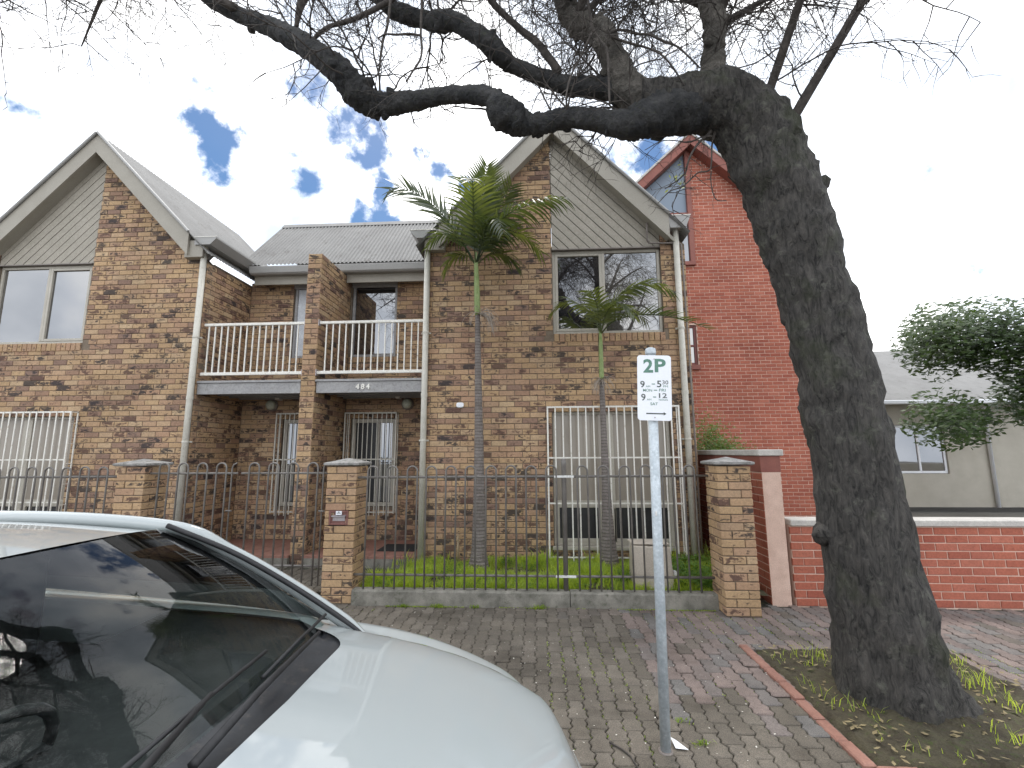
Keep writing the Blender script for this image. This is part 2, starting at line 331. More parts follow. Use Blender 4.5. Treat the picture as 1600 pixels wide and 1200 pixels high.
class MB:
    def __init__(s): s.v = []; s.f = []; s.tone = []; s.uv = []
    def add(s, vs, fs):
        n = len(s.v); s.v += [tuple(v) for v in vs]; s.f += [tuple(i+n for i in f) for f in fs]
    def box(s, x0, x1, y0, y1, z0, z1, ch=0):
        if ch <= 0:
            s.add([(x0, y0, z0), (x1, y0, z0), (x1, y1, z0), (x0, y1, z0), (x0, y0, z1), (x1, y0, z1), (x1, y1, z1), (x0, y1, z1)],
                  [(0, 3, 2, 1), (4, 5, 6, 7), (0, 1, 5, 4), (1, 2, 6, 5), (2, 3, 7, 6), (3, 0, 4, 7)])
        else:
            vs, fs = cbox((x1-x0), (y1-y0), (z1-z0), ch); c = Vector(((x0+x1)/2, (y0+y1)/2, (z0+z1)/2))
            s.add([Vector(v)+c for v in vs], fs)
        return s
    def prism_xz(s, poly, y0, y1):
        """polygon in (x,z), counter-clockwise seen from -Y, extruded from y0 to y1"""
        n = len(poly); vs = [(x, y0, z) for x, z in poly]+[(x, y1, z) for x, z in poly]
        fs = [tuple(range(n)), tuple(range(2*n-1, n-1, -1))]
        for i in range(n): j = (i+1) % n; fs.append((i, i+n, j+n, j))
        s.add(vs, fs); return s
    def prism_dir(s, poly3, d):
        n = len(poly3); d = Vector(d); vs = [Vector(p) for p in poly3]+[Vector(p)+d for p in poly3]
        fs = [tuple(range(n)), tuple(range(2*n-1, n-1, -1))]
        for i in range(n): j = (i+1) % n; fs.append((i, i+n, j+n, j))
        s.add(vs, fs); return s
    def tube(s, pts, rad, n=8, cap=True):
        pts = [Vector(p) for p in pts]; k = len(pts)
        rads = rad if isinstance(rad, (list, tuple)) else [rad]*k
        rings = []; t0 = (pts[1]-pts[0]).normalized()
        a = t0.orthogonal().normalized()
        for i in range(k):
            t = (pts[min(i+1, k-1)]-pts[max(i-1, 0)])
            t = t.normalized() if t.length > 1e-9 else t0
            a = (a-t*a.dot(t)); a = a.normalized() if a.length > 1e-6 else t.orthogonal().normalized()
            b = t.cross(a)
            rings.append([pts[i]+(a*math.cos(2*math.pi*j/n)+b*math.sin(2*math.pi*j/n))*rads[i] for j in range(n)])
        vs = [v for r in rings for v in r]; fs = []
        for i in range(k-1):
            for j in range(n):
                j2 = (j+1) % n; fs.append((i*n+j, i*n+j2, (i+1)*n+j2, (i+1)*n+j))
        if cap: fs += [tuple(range(n-1, -1, -1)), tuple((k-1)*n+j for j in range(n))]
        s.add(vs, fs); return s
    def lathe(s, prof, c, n=16):
        """prof: (r,z) list, around the vertical axis at c"""
        vs = []; fs = []
        for r, z in prof:
            for j in range(n): a = 2*math.pi*j/n; vs.append((c[0]+r*math.cos(a), c[1]+r*math.sin(a), c[2]+z))
        for i in range(len(prof)-1):
            for j in range(n): j2 = (j+1) % n; fs.append((i*n+j, i*n+j2, (i+1)*n+j2, (i+1)*n+j))
        fs += [tuple(range(n-1, -1, -1)), tuple((len(prof)-1)*n+j for j in range(n))]
        s.add(vs, fs); return s
    def quad(s, a, b, c, d): s.add([a, b, c, d], [(0, 1, 2, 3)]); return s
    def build(s, name, mat, parent=None, smooth=False, label=None, cat=None, group=None, kind=None):
        off = wloc(parent) if parent else Vector((0, 0, 0))
        me = bpy.data.meshes.new(name)
        vs = [tuple(Vector(mx(v))-off) for v in s.v]
        fs = [f[::-1] for f in s.f] if MIR[0] else s.f
        me.from_pydata(vs, [], fs); me.materials.append(mat)
        if smooth: me.polygons.foreach_set('use_smooth', [True]*len(me.polygons))
        me.update()
        o = bpy.data.objects.new(name, me); COL.objects.link(o); o.color = (0, 0, 0, 1)
        if parent: o.parent = parent
        return props(o, label, cat, group, kind)

def cbox(L, D, H, c):
    """box with chamfered edges centred on the origin"""
    x, y, z = L/2, D/2, H/2; c = min(c, x*.9, y*.9, z*.9); vs = []; idx = {}
    for sx in (-1, 1):
        for sy in (-1, 1):
            for sz in (-1, 1):
                for k, p in enumerate(((sx*x, sy*(y-c), sz*(z-c)), (sx*(x-c), sy*y, sz*(z-c)), (sx*(x-c), sy*(y-c), sz*z))):
                    idx[(sx, sy, sz, k)] = len(vs); vs.append(p)
    fs = []
    def q(keys):
        ids = [idx[k] for k in keys]; P = [Vector(vs[i]) for i in ids]
        n = (P[1]-P[0]).cross(P[2]-P[0]); cc = sum(P, Vector())/len(P)
        fs.append(tuple(ids) if n.dot(cc) > 0 else tuple(ids[::-1]))
    for s_ in (-1, 1):
        q([(s_, a, b, 0) for a, b in ((-1, -1), (1, -1), (1, 1), (-1, 1))])
        q([(a, s_, b, 1) for a, b in ((-1, -1), (1, -1), (1, 1), (-1, 1))])
        q([(a, b, s_, 2) for a, b in ((-1, -1), (1, -1), (1, 1), (-1, 1))])
    for a in (-1, 1):
        for b in (-1, 1):
            q([(a, b, -1, 0), (a, b, 1, 0), (a, b, 1, 1), (a, b, -1, 1)])
            q([(a, -1, b, 0), (a, 1, b, 0), (a, 1, b, 2), (a, -1, b, 2)])
            q([(-1, a, b, 1), (1, a, b, 1), (1, a, b, 2), (-1, a, b, 2)])
            for c2 in (-1, 1): q([(a, b, c2, 0), (a, b, c2, 1), (a, b, c2, 2)])
    return vs, fs

# ---------------------------------------------------------------- bricks
def brick_shape(L, H, D, full=False, ch=.005):
    if full: vs, fs = cbox(L, D, H, ch)
    else:
        x, z, c = L/2, H/2, ch
        vs = [(-x+c, 0, -z+c), (x-c, 0, -z+c), (x-c, 0, z-c), (-x+c, 0, z-c),
              (-x, c, -z), (x, c, -z), (x, c, z), (-x, c, z), (-x, D, -z), (x, D, -z), (x, D, z), (-x, D, z)]
        fs = [(0, 1, 2, 3), (4, 5, 1, 0), (5, 6, 2, 1), (6, 7, 3, 2), (7, 4, 0, 3), (8, 9, 5, 4), (9, 10, 6, 5), (10, 11, 7, 6), (11, 8, 4, 7)]
    uvs = []
    for f in fs:
        P = [Vector(vs[i]) for i in f]; n = (P[1]-P[0]).cross(P[2]-P[0])
        k = max(range(3), key=lambda i: abs(n[i]))
        for p in P:
            if k == 1: uvs.append((p.x/L+.5, p.z/H+.5))
            elif k == 0: uvs.append((.5, p.z/H+.5))
            else: uvs.append((p.x/L+.5, .5))
    return vs, fs, uvs
_bc = {}
def brick_mesh(L, H, D, mat, full):
    k = (round(L, 2), round(H, 3), round(D, 2), mat.name, full)
    if k not in _bc:
        vs, fs, uvs = brick_shape(L, H, D, full); me = bpy.data.meshes.new('brick'); me.from_pydata(vs, [], fs); me.materials.append(mat)
        ul = me.uv_layers.new(name='face')
        ul.data.foreach_set('uv', [c for u in uvs for c in u]); me.update(); _bc[k] = me
    return _bc[k]
def lay_bricks(specs, mat, parent, n_single=300, name='brick', kind_name='bricks'):
    """specs: (centre(x,y,z), rotz, L, H, D, tone, full). nearest n_single become single parts, the rest one joined mesh"""
    off = wloc(parent)
    specs = sorted(specs, key=lambda q: q[7])
    for (c, rz, L, H, D, tone, full, pr) in specs[:n_single]:
        me = brick_mesh(L, H, D, mat, full); o = bpy.data.objects.new(name, me); COL.objects.link(o); o.parent = parent
        o.location = Vector(c)-off; o.rotation_euler = (random.gauss(0, .004), random.gauss(0, .004), rz+random.gauss(0, .004)); o.color = (*tone, 1)
        o.scale = (L/round(L, 2), 1, 1) if round(L, 2) > 0 else (1, 1, 1)
    rest = specs[n_single:]
    if rest:
        V, Fc, T, U = [], [], [], []
        for (c, rz, L, H, D, tone, full, pr) in rest:
            vs, fs, uvs = brick_shape(L, H, D, full); n = len(V); ca, sa = math.cos(rz), math.sin(rz)
            V += [(x*ca-y*sa+c[0]-off.x, x*sa+y*ca+c[1]-off.y, z+c[2]-off.z) for x, y, z in vs]
            Fc += [tuple(i+n for i in f) for f in fs]; T += [tone]*len(vs); U += uvs
        me = bpy.data.meshes.new(kind_name); me.from_pydata(V, [], Fc); me.materials.append(mat)
        a = me.attributes.new('tone', 'FLOAT_VECTOR', 'POINT'); a.data.foreach_set('vector', [c for t in T for c in t])
        ul = me.uv_layers.new(name='face'); ul.data.foreach_set('uv', [c for u in U for c in u]); me.update()
        o = bpy.data.objects.new(kind_name, me); COL.objects.link(o); o.parent = parent; o.color = (0, 0, 0, 1); o['kind'] = 'stuff'
BH, BL, MJ = .076, .230, .010
def tone_tan(z=2.0):
    w = .30+.22*max(0, min(1, (2.2-z)/2))
    g = random.random()
    return (random.random(), min(1, max(0, random.gauss(w, .27))), random.random())
def tone_red(z=0): return (random.random(), random.random(), random.random())
def wall_bricks(x0, x1, z0, z1, y, openings=(), xlim=None, tone=tone_tan, rz=0, fix=None, proud=.0, course0=0, D=.03, phase=0.0):
    """running bond on a wall facing -Y (rz=0) whose brick faces sit at y. rz=+90deg faces +X, -90deg faces -X:
    then 'x' runs along Y and fix gives the X of the face"""
    out = []; step = BH+MJ; n = int(round((z1-z0)/step)); bl = BL+MJ
    for i in range(n):
        zc = z0+i*step+BH/2+MJ/2; a, b = x0, x1
        if xlim: 
            l, r = xlim(zc); a, b = max(a, l), min(b, r)
        if b-a < .02: continue
        iv = [(a, b)]
        for (ox0, ox1, oz0, oz1) in openings:
            if oz0-.02 < zc < oz1+.02:
                nv = []
                for (p, q) in iv:
                    if ox1 <= p or ox0 >= q: nv.append((p, q)); continue
                    if ox0 > p: nv.append((p, ox0))
                    if ox1 < q: nv.append((ox1, q))
                iv = nv
        sh = (bl/2 if (i+course0) % 2 else 0)+phase
        for (p, q) in iv:
            k = math.floor((p-x0-sh)/bl)
            while True:
                l = x0+sh+k*bl+MJ/2; r = l+BL; k += 1
                if l >= q: break
                l2, r2 = max(l, p+MJ/2 if p > x0+1e-6 else p), min(r, q-(MJ/2 if q < x1-1e-6 else 0))
                if r2-l2 < .025: continue
                Lb = r2-l2; xc = (l2+r2)/2; pr = random.gauss(0, .0015)-proud
                if rz == 0: c = (xc, y+pr, zc)
                elif rz > 0: c = (fix-pr, xc, zc)
                else: c = (fix+pr, xc, zc)
                c = mx(c); rr = rz if not MIR[0] else -rz
                out.append((c, rr, Lb, BH, D, tone(zc), False, (Vector(c)-CAM).length))
    return out
def slab(mb, x0, x1, z0, z1, y0, y1, openings=()):
    """wall slab with rectangular holes"""
    xs = sorted({x0, x1, *[v for o in openings for v in o[:2] if x0 < v < x1]})
    for a, b in zip(xs, xs[1:]):
        m_ = (a+b)/2; cuts = sorted((max(z0, o[2]), min(z1, o[3])) for o in openings if o[0] < m_ < o[1])
        z = z0
        for c0, c1 in cuts:
            if c0 > z: mb.box(a, b, y0, y1, z, c0)
            z = max(z, c1)
        if z < z1: mb.box(a, b, y0, y1, z, z1)

def text_part(txt, cap_h, loc, mat, parent, name='lettering', extrude=.0008, bold=.0, align='CENTER', rot=(math.pi/2, 0, 0), sx=1.0):
    cu = bpy.data.curves.new('t', 'FONT'); cu.body = txt; cu.size = cap_h/.72; cu.extrude = extrude; cu.offset = bold
    cu.align_x = align; cu.resolution_u = 3
    tmp = bpy.data.objects.new('t', cu); COL.objects.link(tmp)
    dg = bpy.context.evaluated_depsgraph_get(); me = bpy.data.meshes.new_from_object(tmp.evaluated_get(dg))
    bpy.data.objects.remove(tmp); bpy.data.curves.remove(cu)
    me.materials.clear(); me.materials.append(mat)
    o = bpy.data.objects.new(name, me); COL.objects.link(o); o.parent = parent; o.rotation_euler = rot; o.scale = (sx, 1, 1)
    o.location = Vector(loc); return o

# ================================================================== setting: ground, road, kerb, pavement
MB().box(-60, 60, -60, 80, -.6, -.16).build('ground', M['ground'], kind='structure')
MB().box(-30, 30, -9, 2.44, -.3, -.125).build('road', M['asphalt'], kind='structure')
MB().box(-30, 30, 2.44, 2.60, -.3, .0, .012).build('kerb', M['kerb'], kind='structure')
pave = MB().box(-12, 12, 2.60, 5.80, -.2, -.012).build('pavement', M['moss_joint'], kind='structure')
PL, PW = .225, .1125
def paver_edge(t):       # zigzag side of the interlocking paver, t in 0..1 over its length, antisymmetric over half a period
    k = [(0, 0), (.10, 1), (.22, .25), (.30, .25), (.40, 1), (.5, 0)]
    s = 1 if t < .5 else -1; u = t if t < .5 else t-.5
    for (a, va), (b, vb) in zip(k, k[1:]):
        if a <= u <= b: return s*(va+(vb-va)*(u-a)/(b-a))*.015
    return 0
def paver_poly(g):
    ts = [0, .10, .22, .30, .40, .5, .60, .72, .80, .90, 1.0]
    L_ = [(-PW/2-paver_edge(t)*1+g, (t-.5)*PL) for t in ts]; R_ = [(PW/2+paver_edge(t)*1-g, (t-.5)*PL) for t in ts]
    def gy(p): return (p[0], max(-PL/2+g, min(PL/2-g, p[1])))
    return [gy(p) for p in R_]+[gy(p) for p in L_[::-1]]
def paver_shape():
    a = paver_poly(.0032); b = paver_poly(.0085); n = len(a)
    vs = [(x, y, -.012) for x, y in a]+[(x, y, -.006) for x, y in a]+[(x, y, 0) for x, y in b]
    fs = [tuple(range(2*n, 3*n))]
    for i in range(n):
        j = (i+1) % n; fs += [(i, j, n+j, n+i), (n+i, n+j, 2*n+j, 2*n+i)]
    return vs, fs
pvs, pfs = paver_shape()
pme = bpy.data.meshes.new('paver'); pme.from_pydata(pvs, [], pfs); pme.materials.append(M['paver']); pme.update()
def lay_pavers(parent, xr, yr, z, n_single, keep=lambda x, y: True, pinkf=lambda x, y: 0):
    off = wloc(parent); specs = []
    nx = int((xr[1]-xr[0])/PW); ny = int((yr[1]-yr[0])/PL)+1
    for i in range(nx):
        for j in range(-1, ny+1):
            x = xr[0]+(i+.5)*PW; y = yr[0]+(j+.5)*PL+(PL/2 if i % 2 else 0)
            if y-PL/2 < yr[0]-.001 or y+PL/2 > yr[1]+.001 or not keep(x, y): continue
            pk = pinkf(x, y); zz = z+random.gauss(0, .0030)+.006*math.sin(x*2.1+1)*math.sin(y*2.7)
            zz = max(z-.003, zz); specs.append((x, y, zz, (random.random(), pk, random.random()), (random.gauss(0, .013), random.gauss(0, .020), random.gauss(0, .010))))
    specs.sort(key=lambda q: (Vector(q[:3])-Vector((.9, 1.4, 1.7))).length)
    for (x, y, zz, t, r) in specs[:n_single]:
        o = bpy.data.objects.new('paver', pme); COL.objects.link(o); o.parent = parent; o.location = Vector((x, y, zz))-off; o.rotation_euler = r; o.color = (*t, 1)
    V, Fc, T = [], [], []
    for (x, y, zz, t, r) in specs[n_single:]:
        n = len(V); V += [(x+a-off.x, y+b-off.y, zz+c+r[0]*b-r[1]*a-off.z) for a, b, c in pvs]; Fc += [tuple(q+n for q in f) for f in pfs]; T += [t]*len(pvs)
    if V:
        me = bpy.data.meshes.new('pavers'); me.from_pydata(V, [], Fc); me.materials.append(M['paver'])
        a = me.attributes.new('tone', 'FLOAT_VECTOR', 'POINT'); a.data.foreach_set('vector', [c for t in T for c in t]); me.update()
        o = bpy.data.objects.new('pavers', me); COL.objects.link(o); o.parent = parent; o.color = (0, 0, 0, 1); o['kind'] = 'stuff'
def pink(x, y):
    if x > .84 and y > 3.62+.10*math.sin(x*5): return 1.0 if random.random() < .9 else .3
    if x > .84 and y > 3.2: return 1.0 if random.random() < .25 else 0
    if x > .2 and y > 5.1: return .3
    return .9 if (x > .5 and random.random() < .012) else random.random()*.06
lay_pavers(pave, (-11.97, 11.9), (2.604, 5.66), 0.0, 300, pinkf=pink)

fpath = MB().box(-5.6, -1.76, 5.80, 7.04, -.2, .018).build('front_path', M['moss_joint'], kind='structure')
lay_pavers(fpath, (-5.55, -1.8), (5.70, 7.03), .03, 60)
# garden bed
gx0, gx1 = -1.78, 2.40
mbg = MB()
nx_, ny_ = 60, 24
gv = []
for j in range(ny_+1):
    for i in range(nx_+1):
        x = -2.14+(2.55+2.14)*i/nx_; y = 5.56+(7.06-5.56)*j/ny_
        z = .115+.02*math.sin(x*3.1)*math.cos(y*4.3)+random.gauss(0, .006)
        if x < -1.74 and y > 6.15: z = .016
        gv.append((x, y, z))
gf = [(j*(nx_+1)+i, j*(nx_+1)+i+1, (j+1)*(nx_+1)+i+1, (j+1)*(nx_+1)+i) for j in range(ny_) for i in range(nx_)]
mbg.add(gv, gf); mbg.build('garden_bed', M['soil'], smooth=True, kind='structure')

# ================================================================== the brick houses
def win(parent, name, x0, x1, z0, z1, y, fr, fmat, panes, mull=(), depth=.06, transoms=()):
    """framed window at plane y; panes: list of (x0,x1,z0,z1,mat)"""
    mb = MB()
    mb.box(x0, x0+fr, y, y+depth, z0, z1, .004); mb.box(x1-fr, x1, y, y+depth, z0, z1, .004)
    mb.box(x0+fr, x1-fr, y+.002, y+depth, z1-fr, z1, .004); mb.box(x0+fr, x1-fr, y+.002, y+depth, z0, z0+fr, .004)
    w = mb.build(name, fmat, parent)
    for (a, b) in mull: MB().box(a, b, y-.004, y+depth-.004, z0+fr, z1-fr, .004).build('mullion', fmat, w)
    for (a, b, c, d) in transoms: MB().box(a, b, y+.004, y+depth-.004, c, d, .004).build('transom', fmat, w)
    for (a, b, c, d, mt) in panes: MB().box(a, b, y+.028, y+.036, c, d).build('pane', mt, w)
    return w
def grille(parent, x0, x1, z0, z1, y, yw, n, hz, r=.0092, low=.04, mat=None, tr=.012):
    mat = mat or M['cream']
    fr = MB(); 
    fr.box(x0-tr, x0+tr, y-.004, y+.020, z0, z1, .002); fr.box(x1-tr, x1+tr, y-.004, y+.020, z0, z1, .002)
    fr.box(x0+tr, x1-tr, y, y+.018, z1-.026, z1, .002); fr.box(x0+tr, x1-tr, y, y+.018, z0+.012, z0+.032, .002)
    for z in hz: fr.box(x0+tr, x1-tr, y+.012, y+.019, z-.011, z+.011)
    for x in (x0, x1):
        fr.box(x-.008, x+.008, y+.02, yw-.002, z1-.02, z1-.004)
        k = 0
        for z in np.linspace(z0+.1, z1-.2, 7): fr.box(x-.004, x+.004, y+.02, yw-.002, z, z+.008)
        fr.box(x-.008, x+.008, yw-.018, yw-.002, z0, z1)
    g = fr.build('security_grille', mat, parent)
    for i in range(1, n):
        x = x0+(x1-x0)*i/n
        MB().box(x-r, x+r, y-.010, y+.0-.0005, z0-low*random.uniform(.6, 1.2), z1-.002).build('grille_bar', mat, g)
    return g

def zroof(x, k=7.0): return k-abs(x-.29)*1.03         # underside of the steep gable roof

def house(label, mir, full, cat='house'):
    MIR[0] = mir
    root = empty('brick_house', (.3, 7.04, .1), label, cat, 'pale brick terrace houses')
    YF, YB = 7.04, 8.25
    up = (.26, 1.985, 3.56, 6.98); lo = (.22, 2.0, .34, 2.34)
    bu = (-3.535, -2.655, 3.50, 4.985); bl_ = (-3.44, -2.60, .76, 2.34)
    # ---- mortar body of the walls
    mb = MB(); slab(mb, -1.80, 2.37, -.1, 4.9, YF+.010, YF+.18, (up, lo))
    mb.prism_xz([(-1.80, 4.9), (.255, 4.9), (.255, zroof(.255)), (-1.80, zroof(-1.80)+.06)], YF+.010, YF+.18)
    mb.prism_xz([(1.99, 4.9), (2.37, 4.9), (2.37, 5.0), (1.99, 5.24)], YF+.010, YF+.18)
    mb.box(-1.79, -1.62, YF+.18, YB+.2, -.1, 4.95); mb.box(2.19, 2.36, YF+.18, 10.5, -.1, 4.98)
    slab(mb, -3.556, -1.79, -.1, 5.0, YB+.010, YB+.16, (bu, bl_))
    mb.box(-1.62, 2.2, 10.3, 10.5, -.1, 5.0)
    mb.build('wall', M['mortar'], root)
    # dark rooms behind the openings are closed boxes
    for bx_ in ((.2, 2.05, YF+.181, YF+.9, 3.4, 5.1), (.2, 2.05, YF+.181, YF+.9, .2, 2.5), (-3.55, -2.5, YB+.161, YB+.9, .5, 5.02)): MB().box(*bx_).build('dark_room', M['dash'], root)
    # ---- bricks
    def lim(z):
        if z < 4.86: return (-1.80, 2.37)
        h = (7.02-z)/1.03; return (.29-h, .29+h)
    sp = wall_bricks(-1.80, 2.37, .0, 7.0, YF, (up, lo, (.15, 2.05, 3.42, 3.56)), lim)
    sp += wall_bricks(-3.55, -1.80, .19, 5.0, YB, (bu, bl_, (-3.56, -2.63, 3.40, 3.50)))
    # sill of bricks on edge
    k = 0; x = .275
    while x < 1.98:
        c = mx((x+.038, YF-.012, 3.49)); sp.append((c, 0, .076, .13, .05, (random.random()*.6, random.uniform(.1, .35), random.random()), False, (Vector(c)-CAM).length)); x += .0865
    x = -3.54
    while x < -2.66:
        c = mx((x+.038, YB-.01, 3.445)); sp.append((c, 0, .076, .10, .05, (random.random()*.6, random.uniform(.1, .4), random.random()), False, (Vector(c)-CAM).length)); x += .0865
    if full:
        # party wall pier: front face and both flanks
        step = BH+MJ
        for i in range(58):
            z = .03+i*step+BH/2
            if i % 2: parts = [(-3.79, -3.56)]
            else: parts = [(-3.79, -3.68), (-3.67, -3.56)]
            for a, b in parts:
                c = ((a+b)/2, YF-.0, z); sp.append((c, 0, b-a, BH, .09, tone_tan(z), False, (Vector(c)-CAM).length))
        sp += [s_ for s_ in wall_bricks(YF+.005, YB, .03, 5.02, 0, rz=R(90), fix=-3.556, phase=.11)]
        sp += [s_ for s_ in wall_bricks(YF+.005, YB, .03, 5.02, 0, rz=R(-90), fix=-3.794, phase=.11)]
        MB().box(-3.786, -3.564, YF+.010, YB+.1, -.1, .03+58*step-.008).build('pier_core', M['mortar'], root)
    sp += wall_bricks(YF, YB, .0, 4.9, 0, rz=R(-90), fix=-1.803)
    lay_bricks(sp, M['tan'], root, 300)
    # ---- upstairs window
    win(root, 'window', .262, 1.982, 3.562, 4.948, YF+.055, .045, M['frame'],
        [(.352, 1.016, 3.65, 4.87, M['pane']), (1.105, 1.935, 3.607, 4.903, M['pane_screen'])], [(1.060, 1.104)])
    w = [o for o in root.children if o.name.startswith('window')][-1]
    sash = MB(); sash.box(.308, .352, YF+.05, YF+.09, 3.608, 4.902, .004); sash.box(1.016, 1.058, YF+.05, YF+.09, 3.608, 4.902, .004)
    sash.box(.352, 1.016, YF+.051, YF+.09, 4.862, 4.902, .004); sash.box(.352, 1.016, YF+.051, YF+.09, 3.608, 3.652, .004)
    sash.build('sash_frame', M['frame'], w)
    MB().box(.262, 1.982, YF-.010, YF+.12, 4.949, 4.966).build('head_flashing', M['conduit'], root)
    # ---- downstairs window behind its grille
    win(root, 'window', .224, 1.996, .345, 2.335, YF+.07, .05, M['frame'],
        [(.274, 1.0, .99, 2.285, M['pane_blind']), (1.15, 1.946, .99, 2.285, M['pane_blind']), (.31, .915, .44, .885, M['darkpane']), (1.125, 1.925, .44, .885, M['darkpane'])],
        [(1.0, 1.15)], transoms=[(.274, 1.0, .885, .99), (1.15, 1.946, .885, .99)])
    w2 = [o for o in root.children if o.name.startswith('window')][-1]
    f2 = MB()
    for a, b in ((.274, .31), (.915, 1.0), (1.15-.03, 1.15-.004), (1.925, 1.946)): 
        if b-a > .02: f2.box(a, b, YF+.066, YF+.11, .395, .885, .003)
    f2.box(.31, .915, YF+.067, YF+.11, .395, .44, .003); f2.box(1.15, 1.925, YF+.067, YF+.11, .395, .44, .003)
    f2.build('awning_sash', M['frame'], w2)
    MB().box(.20, 2.02, YF-.03, YF+.10, .29, .343, .006).build('window_sill', M['frame'], root)
    grille(root, .146, 2.092, .19, 2.40, YF-.13, YF, 17, (1.63, .97))
    # ---- gable cladding, board by board
    cy0, cy1 = YF+.018, YF+.045
    reg = [(.262, 4.968), (1.985, 4.968), (1.985, 5.245), (.30, 6.965), (.262, 6.93)]
    bw = .1225; dvec = (1/math.sqrt(2.06), -1.03/math.sqrt(2.06)); nvec = (-dvec[1], dvec[0])
    def clip(poly, n, d, keep_less):
        out = []
        for i in range(len(poly)):
            a, b = poly[i], poly[(i+1) % len(poly)]
            da = a[0]*n[0]+a[1]*n[1]-d; db = b[0]*n[0]+b[1]*n[1]-d
            if not keep_less: da, db = -da, -db
            if da <= 0: out.append(a)
            if (da < 0 < db) or (db < 0 < da): t = da/(da-db); out.append((a[0]+(b[0]-a[0])*t, a[1]+(b[1]-a[1])*t))
        return out
    ds = [p[0]*nvec[0]+p[1]*nvec[1] for p in reg]; d = max(ds)
    MB().prism_xz(reg, cy1+.001, cy1+.04).build('cladding_backing', M['dark_sheet'], root)
    while d > min(ds):
        p = clip(clip(reg, nvec, d-.006, True), nvec, d-bw+.006, False)
        if len(p) >= 3: MB().prism_xz(p, cy0+random.uniform(-.002, .002), cy1).build('cladding_board', M['clad'], root)
        d -= bw
    # ---- barge boards, gable roof
    by0, by1 = 6.86, 6.90
    apx = .29
    for sgn, xe in ((-1, -1.56), (1, 2.10)):
        z_o = lambda x: 7.265-abs(x-apx)*1.03
        z_i = lambda x: 6.925-abs(x-apx)*1.05
        xe2 = xe
        p = [(apx, z_i(apx)), (xe2, z_i(xe2)), (xe2, z_o(xe2)), (apx, z_o(apx))]
        if sgn > 0: p = p
        else: p = p[::-1]
        MB().prism_xz(p, by0, by1).build('barge_board', M['trim'], root)
        # inner trim strip on the wall, a soffit between
        q = [(apx, z_i(apx)+.02), (xe2, z_i(xe2)+.02), (xe2, z_i(xe2)+.09), (apx, z_i(apx)+.09)]
        if sgn < 0: q = q[::-1]
        MB().prism_xz(q, by1, YF+.02).build('soffit', M['trim'], root)
        # roof plane with a rolled edge
        e = Vector((sgn, 0, -1.03)).normalized(); nn = Vector((sgn*1.03, 0, 1)).normalized()
        L_ = (abs(xe-apx)+(.36 if sgn < 0 else .30))*math.sqrt(1+1.03**2)
        a = Vector((apx, 6.835, 7.275)); 
        V = []; nr = int(3.8/.076*6)
        for k in range(nr+1):
            y = 3.8*k/nr; h = .012*math.cos(2*math.pi*k/6); V += [a+Vector((0, y, 0))+nn*h, a+Vector((0, y, 0))+e*L_+nn*h]
        mb = MB(); mb.add(V, [(2*k, 2*k+1, 2*k+3, 2*k+2) if sgn > 0 else (2*k, 2*k+2, 2*k+3, 2*k+1) for k in range(nr)]); mb.build('corrugated_roof', M['rooftin'], root, True)
        MB().tube([a+e*.0+nn*.012, a+e*(abs(xe-apx))*math.sqrt(1+1.03**2)+nn*.012], .024, 8).build('roof_edge_roll', M['gutter'], root)
    # eaves boxes with gutters at both sides
    def ev(x0, x1, z0, z1, xb0, xb1):
        mb = MB(); mb.prism_xz([(xb0, z0), (xb1, z0), (x1, z1-.03), (x1, z1), (x0, z1), (x0, z1-.03)], 6.88, 8.35 if x0 < 0 else 10.5)
        return mb.build('eaves_gutter', M['gutter'], root)
    ev(-2.03, -1.66, 5.16, 5.295, -1.93, -1.66); ev(2.095, 2.435, 5.20, 5.41, 2.12, 2.36)
    MB().box(-2.04, -1.64, 6.874, 6.886, 5.288, 5.30).build('gutter_lip', M['cream'], root)
    MB().box(2.085, 2.445, 6.874, 6.886, 5.402, 5.415).build('gutter_lip', M['cream'], root)
    MB().box(-1.80, -1.48, 6.905, 7.036, 4.955, 5.25, .006).build('eaves_box', M['trim'], root)
    MB().prism_xz([(2.03, 5.15), (2.25, 4.94), (2.25, 5.0), (2.06, 5.2)], 6.95, 7.036).build('eaves_return', M['trim'], root)
    # ---- downpipes with brackets
    for x, zt in ((-1.765, 5.17), (2.225, 5.22)):
        mb = MB(); mb.tube([(x, 6.985, .1), (x, 6.985, zt)], .047, 14)
        dp = mb.build('downpipe', M['pipe'], root, True)
        for z in (1.9, 3.6): MB().lathe([(.049, -.012), (.054, -.012), (.054, .012), (.049, .012)], (x, 6.985, z), 14).build('bracket', M['pipe'], dp)
        for z in (1.9, 3.6): MB().box(x-.075, x+.075, 7.015, 7.037, z-.012, z+.012).build('bracket_plate', M['pipe'], dp)
        for z in (2.6,): MB().lathe([(.049, -.03), (.0525, -.03), (.0525, .03), (.049, .03)], (x, 6.985, z), 14).build('pipe_joint', M['pipe'], dp)
    # ---- bay behind the balcony: fascia, gutter, corrugated roof
    MB().box(-3.555 if full else -3.54, -1.99, 8.02, 8.05, 4.875, 5.07, .004).build('fascia', M['trim'], root)
    MB().box(-3.555 if full else -3.54, -1.99, 8.052, 8.24, 4.96, 4.99).build('bay_soffit', M['trim'], root)
    gp = [(7.99, 5.04), (7.90, 5.035), (7.87, 5.06), (7.86, 5.10), (7.845, 5.16), (7.845, 5.175), (7.86, 5.18), (8.0, 5.15)]
    mb = MB(); x0, x1 = -4.55, -1.98
    x0 = -3.669
    n = len(gp); mb.add([(x0, y, z) for y, z in gp]+[(x1, y, z) for y, z in gp], [tuple(range(n)), tuple(range(2*n-1, n-1, -1))]+[(i, i+n, (i+1) % n+n, (i+1) % n) for i in range(n)])
    mb.build('gutter', M['gutter'], root)
